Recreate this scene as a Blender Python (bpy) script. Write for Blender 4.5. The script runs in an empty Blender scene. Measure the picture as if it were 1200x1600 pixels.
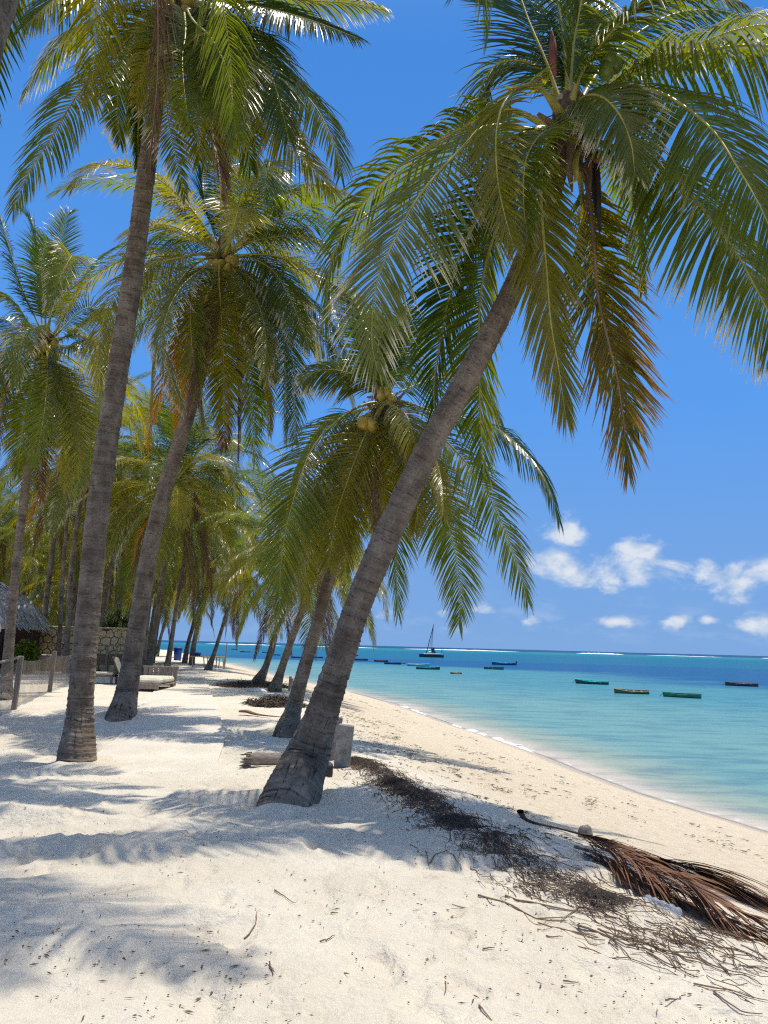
import bpy, math, random
import numpy as np
from mathutils import Vector, Matrix, Euler

R = math.radians
rng = np.random.default_rng(7)
random.seed(7)
SC = bpy.context.scene
COL = SC.collection

# ------------------------------------------------------------------ camera
F = 1202.0          # focal length in pixels of the 1200 x 1600 photograph
EYE = 1.55
PITCH = math.atan(209 / F)
ROLL = math.atan(22 / 832)
cam_d = bpy.data.cameras.new('camera')
cam_d.sensor_fit = 'VERTICAL'
cam_d.sensor_height = 36.0
cam_d.lens = 36.0 * F / 1600.0
cam_d.clip_start = 0.05
cam_d.clip_end = 30000
cam = bpy.data.objects.new('camera', cam_d)
COL.objects.link(cam)
cam.matrix_world = Matrix.Translation((0, 0, EYE)) @ Matrix.Rotation(R(90) + PITCH, 4, 'X') @ Matrix.Rotation(ROLL, 4, 'Z')
SC.camera = cam

# ------------------------------------------------------------------ sky, sun, exposure
SUN_VEC = Vector((0.225, 0.10, 1.0)).normalized()      # direction towards the sun
sun_el = math.asin(SUN_VEC.z)
sun_az = math.atan2(SUN_VEC.x, SUN_VEC.y)
W = bpy.data.worlds.new('World')
SC.world = W
W.use_nodes = True
wt = W.node_tree
for n in list(wt.nodes):
    wt.nodes.remove(n)


def node(t, kind, **kw):
    n = t.nodes.new(kind)
    for k, v in kw.items():
        if k in n.inputs:
            n.inputs[k].default_value = v
        else:
            setattr(n, k, v)
    return n


def mth(t, op, a, b=None, clamp=False):
    n = t.nodes.new('ShaderNodeMath')
    n.operation = op
    n.use_clamp = clamp
    for i, v in enumerate((a, b)):
        if v is None:
            continue
        if isinstance(v, (int, float)):
            n.inputs[i].default_value = v
        else:
            t.links.new(v, n.inputs[i])
    return n.outputs[0]


def mrange(t, v, a, b, c=0.0, d=1.0, smooth=True):
    n = t.nodes.new('ShaderNodeMapRange')
    n.interpolation_type = 'SMOOTHSTEP' if smooth else 'LINEAR'
    t.links.new(v, n.inputs['Value'])
    for k, x in zip(('From Min', 'From Max', 'To Min', 'To Max'), (a, b, c, d)):
        n.inputs[k].default_value = x
    return n.outputs['Result']


def mixc(t, fac, a, b, mode='MIX'):
    n = t.nodes.new('ShaderNodeMix')
    n.data_type = 'RGBA'
    n.blend_type = mode
    for i, v in ((0, fac), (6, a), (7, b)):
        if isinstance(v, (int, float)):
            n.inputs[i].default_value = v
        elif isinstance(v, (tuple, list)):
            n.inputs[i].default_value = (*v, 1.0) if len(v) == 3 else v
        else:
            t.links.new(v, n.inputs[i])
    return n.outputs[2]


def noise(t, vec, scale, detail=3, rough=0.55, dist=0.0):
    n = node(t, 'ShaderNodeTexNoise')
    n.inputs['Scale'].default_value = scale
    n.inputs['Detail'].default_value = detail
    n.inputs['Roughness'].default_value = rough
    n.inputs['Distortion'].default_value = dist
    if vec is not None:
        t.links.new(vec, n.inputs['Vector'])
    return n.outputs['Fac']


def scaled(t, vec, s):
    n = node(t, 'ShaderNodeVectorMath', operation='MULTIPLY')
    t.links.new(vec, n.inputs[0])
    n.inputs[1].default_value = s
    return n.outputs[0]


def px_ray(px, py):
    x = (px - 600) / F
    y = (800 - py) / F
    c, s = math.cos(ROLL), math.sin(ROLL)
    xr, yr = c * x - s * y, s * x + c * y
    cp, sp = math.cos(PITCH), math.sin(PITCH)
    return np.array([xr, cp - sp * yr, sp + cp * yr])


sky = node(wt, 'ShaderNodeTexSky', sky_type='NISHITA', sun_disc=False, sun_elevation=sun_el,
           sun_rotation=sun_az, air_density=1.0, dust_density=2.2, ozone_density=2.0, altitude=0)
hs = node(wt, 'ShaderNodeHueSaturation', Saturation=0.95, Value=1.5, Hue=0.5)
wt.links.new(sky.outputs[0], hs.inputs['Color'])
# cumulus: soft clumps in direction space (azimuth, elevation), all round the horizon
tc = node(wt, 'ShaderNodeTexCoord')
sep = node(wt, 'ShaderNodeSeparateXYZ')
wt.links.new(tc.outputs['Generated'], sep.inputs[0])
az = mth(wt, 'ARCTAN2', sep.outputs['X'], sep.outputs['Y'])
el = mth(wt, 'ARCSINE', sep.outputs['Z'])
cv = node(wt, 'ShaderNodeCombineXYZ')
wt.links.new(az, cv.inputs[0])
wt.links.new(el, cv.inputs[1])
warp = noise(wt, scaled(wt, cv.outputs[0], (1, 1.5, 1)), 15, 9, 0.60, 0.35)
CLOUDS = [  # px, py, half width, half height (photo pixels), weight: the clouds seen over the sea
    (880, 835, 42, 26, 1.0), (872, 872, 45, 28, .9), (950, 890, 110, 30, 1.0), (1010, 858, 42, 22, 1.0), (1040, 892, 40, 20, .8),
    (1160, 915, 52, 26, 1.0), (1195, 905, 30, 26, .9), (1102, 895, 22, 22, .6),
    (965, 970, 32, 11, .85), (1058, 970, 20, 13, .85), (1108, 968, 15, 8, .8), (1186, 972, 30, 18, .9),
    (826, 970, 18, 11, .8), (752, 951, 24, 13, .9), (690, 955, 22, 9, .7), (605, 960, 40, 12, .6), (560, 975, 30, 10, .5), (470, 965, 40, 10, .5)]
dens = None
for (cx, cy, hw, hh, wgt) in CLOUDS:
    r = px_ray(cx, cy)
    a0 = math.atan2(r[0], r[1])
    e0 = math.asin(r[2] / np.linalg.norm(r))
    fx = mth(wt, 'MULTIPLY', mth(wt, 'SUBTRACT', az, a0), 1202 / hw)
    fy = mth(wt, 'MULTIPLY', mth(wt, 'SUBTRACT', el, e0), 1202 / hh)
    d2 = mth(wt, 'ADD', mth(wt, 'MULTIPLY', fx, fx), mth(wt, 'MULTIPLY', fy, fy))
    g = mth(wt, 'MULTIPLY', mth(wt, 'EXPONENT', mth(wt, 'MULTIPLY', d2, -0.72)), wgt)
    dens = g if dens is None else mth(wt, 'MAXIMUM', dens, g)
# the same sort of low cumulus elsewhere round the horizon
low = mth(wt, 'MULTIPLY', mrange(wt, el, 0.01, 0.05), mrange(wt, el, 0.20, 0.09))
lown = mth(wt, 'MULTIPLY', mrange(wt, noise(wt, scaled(wt, cv.outputs[0], (1, 2.2, 1)), 5, 2), 0.56, 0.72), low)
off = mrange(wt, mth(wt, 'ABSOLUTE', az), 0.62, 0.8)
dens = mth(wt, 'MAXIMUM', dens, mth(wt, 'MULTIPLY', mth(wt, 'MULTIPLY', lown, off), 0.9))
cov = mth(wt, 'ADD', dens, mth(wt, 'MULTIPLY', mth(wt, 'SUBTRACT', warp, 0.5), 2.6))
fac = mth(wt, 'MULTIPLY', mrange(wt, cov, 0.40, 1.0), mrange(wt, dens, 0.1, 0.4))
fac = mth(wt, 'MULTIPLY', fac, 0.86)
# thin veil of far cloud at the horizon
# clear maritime air: the sky stays blue down to the sea
grad = mixc(wt, mrange(wt, el, 0.0, 0.30, smooth=False), (1.75, 3.25, 5.9), (0.88, 2.75, 6.85))
grad = mixc(wt, mrange(wt, el, 0.25, 0.75), grad, (0.52, 2.08, 5.9))
blue_low = mixc(wt, mrange(wt, el, 1.15, 0.70), hs.outputs['Color'], grad)
veil = mth(wt, 'MULTIPLY', mrange(wt, noise(wt, scaled(wt, cv.outputs[0], (1, 3.0, 1)), 11, 5, 0.6), 0.46, 0.75),
           mth(wt, 'MULTIPLY', mrange(wt, el, 0.10, 0.03), mrange(wt, el, 0.004, 0.02)))
body = noise(wt, scaled(wt, cv.outputs[0], (1, 1.5, 1)), 30, 4, 0.6)
ccol = mixc(wt, mrange(wt, body, 0.35, 0.65), (3.9, 4.9, 6.3), (6.6, 6.8, 7.1))
scol = mixc(wt, mth(wt, 'MULTIPLY', veil, 0.36), blue_low, (4.2, 5.2, 7.0))
scol = mixc(wt, fac, scol, ccol)
bg = node(wt, 'ShaderNodeBackground', Strength=0.125)
wo = node(wt, 'ShaderNodeOutputWorld')
wt.links.new(scol, bg.inputs['Color'])
wt.links.new(bg.outputs[0], wo.inputs[0])

sun_d = bpy.data.lights.new('sun', 'SUN')
sun_d.energy = 4.2
sun_d.angle = R(0.45)
sun_d.color = (1.0, 0.945, 0.85)
sun = bpy.data.objects.new('sun', sun_d)
COL.objects.link(sun)
sun.rotation_euler = (-SUN_VEC).to_track_quat('-Z', 'Y').to_euler()
sun.location = (10, 5, 40)

SC.view_settings.view_transform = 'Standard'
SC.view_settings.look = 'None'
SC.view_settings.gamma = 1.0
SC.view_settings.use_curve_mapping = False
SC.view_settings.exposure = 0.0
SC.render.engine = 'CYCLES'
SC.cycles.max_bounces = 6
SC.cycles.diffuse_bounces = 3
SC.cycles.glossy_bounces = 2
SC.cycles.transmission_bounces = 4
SC.cycles.transparent_max_bounces = 12
SC.cycles.caustics_reflective = False
SC.cycles.caustics_refractive = False
SC.cycles.use_denoising = False     # the denoiser smears the thin leaflets
SC.cycles.filter_width = 1.2
SC.cycles.sample_clamp_indirect = 6.0

# ------------------------------------------------------------------ helpers


def tag(o, label=None, cat=None, group=None, kind=None):
    for k, v in (('label', label), ('category', cat), ('group', group), ('kind', kind)):
        if v:
            o[k] = v
    return o


def empty(name, loc, label, cat, group=None):
    o = bpy.data.objects.new(name, None)
    COL.objects.link(o)
    o.location = loc
    o.empty_display_size = 0.2
    return tag(o, label, cat, group)


def mesh_np(name, V, faces, mats, fmat=None, smooth=False, uv=None, attrs=None):
    """V n x 3, faces a list of arrays (m x k) of equal-length polygons."""
    me = bpy.data.meshes.new(name)
    V = np.ascontiguousarray(V, dtype=np.float32)
    me.vertices.add(len(V))
    me.vertices.foreach_set('co', V.ravel())
    faces = [np.asarray(f, dtype=np.int32) for f in faces if len(f)]
    loops = np.concatenate([f.ravel() for f in faces])
    tot = np.concatenate([np.full(len(f), f.shape[1], np.int32) for f in faces])
    st = np.concatenate([[0], np.cumsum(tot)[:-1]]).astype(np.int32)
    me.loops.add(len(loops))
    me.loops.foreach_set('vertex_index', loops)
    me.polygons.add(len(tot))
    me.polygons.foreach_set('loop_start', st)
    if fmat is not None:
        me.polygons.foreach_set('material_index', np.asarray(fmat, np.int32))
    me.polygons.foreach_set('use_smooth', np.full(len(tot), smooth, bool))
    for m in (mats if isinstance(mats, (list, tuple)) else [mats]):
        me.materials.append(m)
    me.update(calc_edges=True)
    if uv is not None:
        l = me.uv_layers.new(name='UVMap')
        l.data.foreach_set('uv', np.asarray(uv, np.float32)[loops].ravel())
    for k, a in (attrs or {}).items():
        a = np.asarray(a, np.float32)
        if a.ndim == 1:
            me.attributes.new(k, 'FLOAT', 'POINT').data.foreach_set('value', a)
        else:
            me.attributes.new(k, 'FLOAT_COLOR', 'POINT').data.foreach_set('color', a.ravel())
    return me


def obj(name, me, parent=None, loc=None):
    o = bpy.data.objects.new(name, me)
    COL.objects.link(o)
    if parent is not None:
        o.parent = parent
    if loc is not None:
        o.location = loc
    return o


class MB:
    """Collects boxes, tubes, lofts and lumps; build() links them as one mesh object."""

    def __init__(self):
        self.v, self.f, self.n = [], {}, 0

    def add(self, V, faces):
        V = np.asarray(V, float).reshape(-1, 3)
        for f in faces:
            self.f.setdefault(len(f), []).append([i + self.n for i in f])
        self.v.append(V)
        self.n += len(V)
        return self

    def box(self, c, s, rot=(0, 0, 0), bev=0.0):
        m = Euler(rot).to_matrix()
        c = Vector(c)
        hx, hy, hz = (q / 2 for q in s)
        b = min(bev, hx * .9, hy * .9, hz * .9)
        if b <= 0:
            P = [(x * hx, y * hy, z * hz) for z in (-1, 1) for y in (-1, 1) for x in (-1, 1)]
            fs = [(0, 2, 3, 1), (4, 5, 7, 6), (0, 1, 5, 4), (2, 6, 7, 3), (0, 4, 6, 2), (1, 3, 7, 5)]
        else:
            P, idx = [], {}
            for z in (-1, 1):
                for y in (-1, 1):
                    for x in (-1, 1):
                        for ax in range(3):
                            q = [x * (hx - b), y * (hy - b), z * (hz - b)]
                            q[ax] += (x, y, z)[ax] * b
                            idx[(x, y, z, ax)] = len(P)
                            P.append(tuple(q))
            fs = []
            for ax in range(3):
                for s_ in (-1, 1):
                    o1, o2 = [i for i in range(3) if i != ax]
                    q = []
                    for (p, r) in ((-1, -1), (1, -1), (1, 1), (-1, 1)):
                        k = [0, 0, 0]
                        k[ax], k[o1], k[o2] = s_, p, r
                        q.append(idx[(*k, ax)])
                    fs.append(q)
                    for r in (-1, 1):
                        pass
            for ax in range(3):
                o1, o2 = [i for i in range(3) if i != ax]
                for p in (-1, 1):
                    for r in (-1, 1):
                        k0, k1 = [0, 0, 0], [0, 0, 0]
                        k0[ax], k1[ax] = -1, 1
                        k0[o1] = k1[o1] = p
                        k0[o2] = k1[o2] = r
                        fs.append((idx[(*k0, o1)], idx[(*k1, o1)], idx[(*k1, o2)], idx[(*k0, o2)]))
            for z in (-1, 1):
                for y in (-1, 1):
                    for x in (-1, 1):
                        fs.append(tuple(idx[(x, y, z, a)] for a in range(3)))
        return self.add([m @ Vector(p) + c for p in P], fs)

    def tube(self, pts, r, n=8, cap=True, flat=1.0):
        pts = np.asarray(pts, float)
        rr = np.full(len(pts), r) if np.isscalar(r) else np.asarray(r, float)
        T, S, N = frames(pts)
        a = np.linspace(0, 2 * np.pi, n, endpoint=False)
        V = pts[:, None] + rr[:, None, None] * (np.cos(a)[None, :, None] * S[:, None] + flat * np.sin(a)[None, :, None] * N[:, None])
        fs = []
        for i in range(len(pts) - 1):
            for j in range(n):
                k = (j + 1) % n
                fs.append((i * n + j, i * n + k, (i + 1) * n + k, (i + 1) * n + j))
        if cap:
            fs.append(tuple(range(n - 1, -1, -1)))
            fs.append(tuple((len(pts) - 1) * n + j for j in range(n)))
        return self.add(V, fs)

    def lump(self, c, s, seed=0, rough=0.12, nu=14, nv=9, rot=(0, 0, 0)):
        rg = np.random.default_rng(seed)
        m = Euler(rot).to_matrix()
        ph = rg.uniform(0, 6.28, 6)
        V, fs = [], []
        for i in range(nv + 1):
            th = math.pi * i / nv
            for j in range(nu):
                p = 2 * math.pi * j / nu
                x, y, z = math.sin(th) * math.cos(p), math.sin(th) * math.sin(p), math.cos(th)
                k = 1 + rough * (math.sin(3 * x + ph[0]) + math.sin(4 * y + ph[1]) + math.sin(5 * z + ph[2]) + .6 * math.sin(9 * x + 7 * y + ph[3]))
                V.append(m @ Vector((x * k * s[0], y * k * s[1], z * k * s[2])) + Vector(c))
        for i in range(nv):
            for j in range(nu):
                k = (j + 1) % nu
                fs.append((i * nu + j, (i + 1) * nu + j, (i + 1) * nu + k, i * nu + k))
        return self.add(V, fs)

    def mesh(self, name, mat, origin=(0, 0, 0), smooth=False):
        V = np.concatenate(self.v) - np.asarray(origin, float)
        return mesh_np(name, V, [np.array(f) for f in self.f.values()], mat, smooth=smooth)

    def build(self, name, mat, parent=None, smooth=False, origin=None):
        if origin is None:
            origin = parent.location if parent is not None and parent.parent is None else (0, 0, 0)
            if parent is not None and parent.parent is not None:
                origin = parent.parent.location + parent.location
        return obj(name, self.mesh(name, mat, origin, smooth), parent)


def nrm(a):
    return a / np.maximum(np.linalg.norm(a, axis=-1, keepdims=True), 1e-9)


def frames(P, up=None):
    """Tangent, side, normal along a polyline by parallel transport."""
    P = np.asarray(P, float)
    T = nrm(np.gradient(P, axis=0))
    z = np.array([0, 0, 1.0]) if up is None else np.asarray(up, float)
    s = np.cross(T[0], z)
    if np.linalg.norm(s) < 0.05:
        s = np.cross(T[0], np.array([0, 1.0, 0]))
    s = s / np.linalg.norm(s)
    S = np.zeros_like(P)
    for i in range(len(P)):
        s = s - T[i] * np.dot(s, T[i])
        s = s / max(np.linalg.norm(s), 1e-9)
        S[i] = s
    return T, S, np.cross(S, T)


def catmull(P, n):
    """Smooth curve through points, resampled evenly by arc length."""
    P = np.asarray(P, float)
    if len(P) == 2:
        P = np.array([P[0], (P[0] + P[1]) / 2, P[1]])
    Q = np.vstack([2 * P[0] - P[1], P, 2 * P[-1] - P[-2]])
    out = []
    for i in range(1, len(Q) - 2):
        t = np.linspace(0, 1, 24, endpoint=False)[:, None]
        p0, p1, p2, p3 = Q[i - 1], Q[i], Q[i + 1], Q[i + 2]
        out.append(0.5 * (2 * p1 + (p2 - p0) * t + (2 * p0 - 5 * p1 + 4 * p2 - p3) * t ** 2 + (-p0 + 3 * p1 - 3 * p2 + p3) * t ** 3))
    C = np.vstack(out + [P[-1:]])
    return resample(C, n)


def resample(C, n):
    d = np.concatenate([[0], np.cumsum(np.linalg.norm(np.diff(C[:, :3], axis=0), axis=1))])
    s = np.linspace(0, d[-1], n)
    return np.stack([np.interp(s, d, C[:, k]) for k in range(C.shape[1])], 1)


def hash2(ix, iy, seed):
    h = (ix.astype(np.int64) * 374761393 + iy.astype(np.int64) * 668265263 + seed * 144665) & 0x7fffffff
    h = ((h ^ (h >> 13)) * 1274126177) & 0x7fffffff
    return ((h ^ (h >> 16)) & 0xffffff) / float(0xffffff)


def vnoise(x, y, seed=0):
    ix, iy = np.floor(x), np.floor(y)
    fx, fy = x - ix, y - iy
    fx, fy = fx * fx * fx * (fx * (fx * 6 - 15) + 10), fy * fy * fy * (fy * (fy * 6 - 15) + 10)
    a, b = hash2(ix, iy, seed), hash2(ix + 1, iy, seed)
    c, d = hash2(ix, iy + 1, seed), hash2(ix + 1, iy + 1, seed)
    return (a + (b - a) * fx) + ((c + (d - c) * fx) - (a + (b - a) * fx)) * fy - 0.5


def fbm(x, y, seed=0, oct=4, gain=0.5):
    s, a = 0, 1.0
    for i in range(oct):
        c, n = math.cos(i * 1.3), math.sin(i * 1.3)
        s = s + a * vnoise((x * c - y * n) * 2 ** i + 17.3 * i, (x * n + y * c) * 2 ** i + 5.1 * i, seed + i)
        a *= gain
    return s


def sstep(x, a, b):
    t = np.clip((np.asarray(x, float) - a) / (b - a), 0, 1)
    return t * t * (3 - 2 * t)


# ------------------------------------------------------------------ materials


def mat(name):
    m = bpy.data.materials.new(name)
    m.use_nodes = True
    t = m.node_tree
    b = t.nodes['Principled BSDF']
    return m, t, b


def bump(t, b, h, strength, dist):
    n = node(t, 'ShaderNodeBump', Strength=strength, Distance=dist)
    t.links.new(h, n.inputs['Height'])
    t.links.new(n.outputs[0], b.inputs['Normal'])
    return n


def objco(t):
    return node(t, 'ShaderNodeTexCoord').outputs['Object']


def simple(name, col, rough=0.6, var=0.18, scale=8.0, bmp=0.0, stretch=(1, 1, 1), metal=0.0):
    """Painted, wooden or cast surface: colour with blotchy wear and fine relief."""
    m, t, b = mat(name)
    co = scaled(t, objco(t), stretch)
    n = noise(t, co, scale, 5, 0.6)
    d = tuple(c * (1 - var) for c in col)
    l = tuple(min(1, c * (1 + var)) for c in col)
    t.links.new(mixc(t, mrange(t, n, 0.3, 0.7), d, l), b.inputs['Base Color'])
    b.inputs['Roughness'].default_value = rough
    b.inputs['Metallic'].default_value = metal
    if bmp:
        bump(t, b, noise(t, co, scale * 3, 4), 0.6, bmp)
    return m


def attr(t, name):
    return node(t, 'ShaderNodeAttribute', attribute_name=name)


def leaf_mat(name, young, old, tip, trans=0.42, tipstart=0.72, rough=0.26, spec=0.45):
    m, t, b = mat(name)
    a = attr(t, 'leaf')
    s = node(t, 'ShaderNodeSeparateColor')
    t.links.new(a.outputs['Color'], s.inputs[0])
    v, rn, u = s.outputs[0], s.outputs[1], s.outputs[2]
    oi = node(t, 'ShaderNodeObjectInfo')
    c = mixc(t, rn, young, old)
    c = mixc(t, mth(t, 'MULTIPLY', oi.outputs['Random'], 0.16), c, tuple(0.5 * (p + q) for p, q in zip(old, tip)))
    thr = mth(t, 'ADD', v, mth(t, 'ADD', mth(t, 'MULTIPLY', mth(t, 'SUBTRACT', rn, 0.5), 0.5), mth(t, 'MULTIPLY', mth(t, 'SUBTRACT', u, 0.4), 0.3)))
    c = mixc(t, mrange(t, thr, tipstart, tipstart + 0.3), c, tip)
    n = noise(t, objco(t), 9, 3)
    c = mixc(t, mrange(t, n, 0.35, 0.7, 0.0, 0.35), c, tuple(q * 0.55 for q in old))
    t.links.new(c, b.inputs['Base Color'])
    b.inputs['Roughness'].default_value = rough
    b.inputs['Specular IOR Level'].default_value = spec
    tr = node(t, 'ShaderNodeBsdfTranslucent')
    hs_ = node(t, 'ShaderNodeHueSaturation', Saturation=1.15, Value=3.6, Hue=0.497)
    t.links.new(c, hs_.inputs['Color'])
    t.links.new(hs_.outputs[0], tr.inputs['Color'])
    mx = node(t, 'ShaderNodeMixShader')
    mx.inputs[0].default_value = trans
    t.links.new(b.outputs[0], mx.inputs[1])
    t.links.new(tr.outputs[0], mx.inputs[2])
    t.links.new(mx.outputs[0], t.nodes['Material Output'].inputs['Surface'])
    return m


M = {}
M['leaf_green'] = leaf_mat('green leaflets', (0.078, 0.118, 0.009), (0.128, 0.142, 0.012), (0.26, 0.21, 0.09), 0.36, 0.86)
M['leaf_deep'] = leaf_mat('deep green leaflets', (0.034, 0.070, 0.008), (0.060, 0.088, 0.010), (0.20, 0.17, 0.08), 0.26, 0.9)
M['leaf_yellow'] = leaf_mat('olive leaflets', (0.140, 0.146, 0.009), (0.195, 0.168, 0.013), (0.26, 0.18, 0.07), 0.38, 0.84)
M['leaf_silver'] = leaf_mat('weathered leaflets with dry silvery tips', (0.085, 0.115, 0.009), (0.138, 0.142, 0.016), (0.54, 0.48, 0.35), 0.34, 0.70, 0.30)
M['leaf_browning'] = leaf_mat('browning leaflets', (0.115, 0.112, 0.011), (0.155, 0.115, 0.018), (0.20, 0.125, 0.055), 0.32, 0.50, 0.40)
M['leaf_dead'] = leaf_mat('rust red dead leaflets', (0.17, 0.070, 0.032), (0.23, 0.115, 0.055), (0.30, 0.18, 0.10), 0.08, 0.8, 0.6, 0.25)
M['leaf_dry'] = leaf_mat('dry brown leaflets', (0.115, 0.062, 0.032), (0.18, 0.105, 0.055), (0.30, 0.21, 0.13), 0.12, 0.8, 0.6, 0.3)
M['leaf_orange'] = leaf_mat('dying orange leaflets', (0.30, 0.16, 0.025), (0.38, 0.21, 0.03), (0.30, 0.14, 0.05), 0.42, 0.8)
M['rachis'] = simple('yellow green leaf stalk', (0.38, 0.33, 0.07), 0.45, 0.3, 3)
M['rachis_dry'] = simple('dry leaf stalk', (0.26, 0.17, 0.10), 0.7, 0.3, 5)
M['rachis_orange'] = simple('orange leaf stalk', (0.46, 0.24, 0.05), 0.5, 0.25, 5)


def trunk_mat():
    m, t, b = mat('grey ringed palm bark')
    uv = node(t, 'ShaderNodeUVMap').outputs[0]
    oi = node(t, 'ShaderNodeObjectInfo')
    off = node(t, 'ShaderNodeVectorMath', operation='ADD')
    t.links.new(uv, off.inputs[0])
    cx = node(t, 'ShaderNodeCombineXYZ')
    t.links.new(mth(t, 'MULTIPLY', oi.outputs['Random'], 37.0), cx.inputs[2])
    t.links.new(cx.outputs[0], off.inputs[1])
    co = off.outputs[0]
    sv = node(t, 'ShaderNodeSeparateXYZ')
    t.links.new(uv, sv.inputs[0])
    low = mrange(t, sv.outputs[1], 2.2, 0.2)
    ring = noise(t, scaled(t, co, (0.7, 16, 1)), 1.0, 4, 0.6, 0.25)
    blot = noise(t, scaled(t, co, (3, 2.0, 1)), 1.3, 5, 0.62)
    fine = noise(t, scaled(t, co, (30, 60, 1)), 1.0, 4, 0.65)
    crack = noise(t, scaled(t, co, (46, 4.5, 1)), 1.0, 3, 0.5, 0.4)
    gash = noise(t, scaled(t, co, (5.5, 20, 1)), 1.0, 3, 0.55, 0.5)
    c = mixc(t, mrange(t, ring, 0.3, 0.7), (0.109, 0.078, 0.054), (0.218, 0.163, 0.115))
    c = mixc(t, mrange(t, blot, 0.4, 0.68), c, (0.301, 0.230, 0.167))
    c = mixc(t, mrange(t, blot, 0.44, 0.26), c, (0.117, 0.073, 0.045))
    c = mixc(t, mth(t, 'MULTIPLY', mrange(t, fine, 0.45, 0.75), 0.4), c, (0.069, 0.050, 0.036))
    sc_ = attr(t, 'scar').outputs['Fac']
    c = mixc(t, mth(t, 'MULTIPLY', mrange(t, sc_, 0.12, 0.75), 0.72), c, (0.044, 0.030, 0.020))
    ck = mth(t, 'MULTIPLY', mrange(t, crack, 0.60, 0.70), mth(t, 'ADD', mth(t, 'MULTIPLY', low, 0.8), 0.14))
    c = mixc(t, ck, c, (0.018, 0.011, 0.007))
    gs = mth(t, 'MULTIPLY', mrange(t, gash, 0.655, 0.70), mth(t, 'ADD', mth(t, 'MULTIPLY', low, 0.6), 0.38))
    c = mixc(t, gs, c, (0.016, 0.010, 0.007))
    t.links.new(c, b.inputs['Base Color'])
    b.inputs['Roughness'].default_value = 0.85
    b.inputs['Specular IOR Level'].default_value = 0.25
    h = mth(t, 'ADD', mth(t, 'MULTIPLY', ring, 0.8), mth(t, 'SUBTRACT', mth(t, 'MULTIPLY', fine, 0.5), mth(t, 'ADD', mth(t, 'MULTIPLY', ck, 1.0), gs)))
    bump(t, b, h, 1.0, 0.02)
    return m


M['trunk'] = trunk_mat()
M['fibre'] = simple('brown crown fibre', (0.13, 0.075, 0.045), 0.9, 0.45, 18, 0.01, (1, 1, 0.3))
M['boot'] = simple('old leaf base', (0.20, 0.13, 0.085), 0.8, 0.35, 9)
M['spathe_red'] = simple('red brown flower sheath', (0.16, 0.05, 0.028), 0.6, 0.3, 6)
M['spathe_dark'] = simple('blackened dry sheath', (0.03, 0.022, 0.02), 0.7, 0.3, 6)
M['nut_yellow'] = simple('ripening yellow coconut skin', (0.42, 0.29, 0.04), 0.4, 0.2, 9)
M['nut_green'] = simple('green coconut skin', (0.16, 0.22, 0.04), 0.4, 0.2, 9)
M['nut_brown'] = simple('dry brown coconut husk', (0.20, 0.085, 0.035), 0.7, 0.3, 14, 0.004)


def sand_mat():
    m, t, b = mat('coral sand')
    g = node(t, 'ShaderNodeNewGeometry').outputs['Position']
    beach = attr(t, 'beach').outputs['Fac']
    high = attr(t, 'above_sea').outputs['Fac']
    n1 = noise(t, g, 0.8, 4, 0.6)
    n2 = noise(t, g, 9, 5, 0.62)
    n3 = noise(t, g, 240, 2, 0.6)
    c = mixc(t, mrange(t, n1, 0.3, 0.7), (0.665, 0.585, 0.445), (0.735, 0.665, 0.525))
    c = mixc(t, mth(t, 'MULTIPLY', mrange(t, n2, 0.5, 0.75), 0.45), c, (0.55, 0.465, 0.35))
    bc = mixc(t, mrange(t, n2, 0.3, 0.7), (0.56, 0.46, 0.315), (0.66, 0.565, 0.42))
    c = mixc(t, beach, c, bc)
    c = mixc(t, mth(t, 'MULTIPLY', mrange(t, n3, 0.54, 0.72), 0.30), c, (0.34, 0.27, 0.20))
    wet = mrange(t, mth(t, 'ADD', high, mth(t, 'MULTIPLY', mth(t, 'SUBTRACT', n1, 0.5), 0.10)), 0.26, 0.07)
    c = mixc(t, wet, c, (0.50, 0.41, 0.29))
    t.links.new(c, b.inputs['Base Color'])
    t.links.new(mrange(t, wet, 0, 1, 0.95, 0.35), b.inputs['Roughness'])
    b.inputs['Specular IOR Level'].default_value = 0.2
    h = mth(t, 'ADD', mth(t, 'ADD', mth(t, 'MULTIPLY', noise(t, g, 22, 6, 0.7), 1.0), mth(t, 'MULTIPLY', noise(t, g, 7, 3, 0.6, 0.6), 1.6)), mth(t, 'MULTIPLY', n3, 0.14))
    bump(t, b, h, 0.62, 0.055)
    return m


M['sand'] = sand_mat()


def path_mat():
    m, t, b = mat('sandy concrete path')
    g = node(t, 'ShaderNodeNewGeometry').outputs['Position']
    n1, n2 = noise(t, g, 1.6, 5, 0.65), noise(t, g, 30, 4, 0.6)
    c = mixc(t, mrange(t, n1, 0.30, 0.70), (0.60, 0.53, 0.41), (0.70, 0.63, 0.505))
    c = mixc(t, mth(t, 'MULTIPLY', mrange(t, n2, 0.5, 0.75), 0.25), c, (0.42, 0.36, 0.30))
    t.links.new(c, b.inputs['Base Color'])
    b.inputs['Roughness'].default_value = 0.9
    bump(t, b, mth(t, 'ADD', n2, n1), 0.5, 0.03)
    return m


M['path'] = path_mat()


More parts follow.
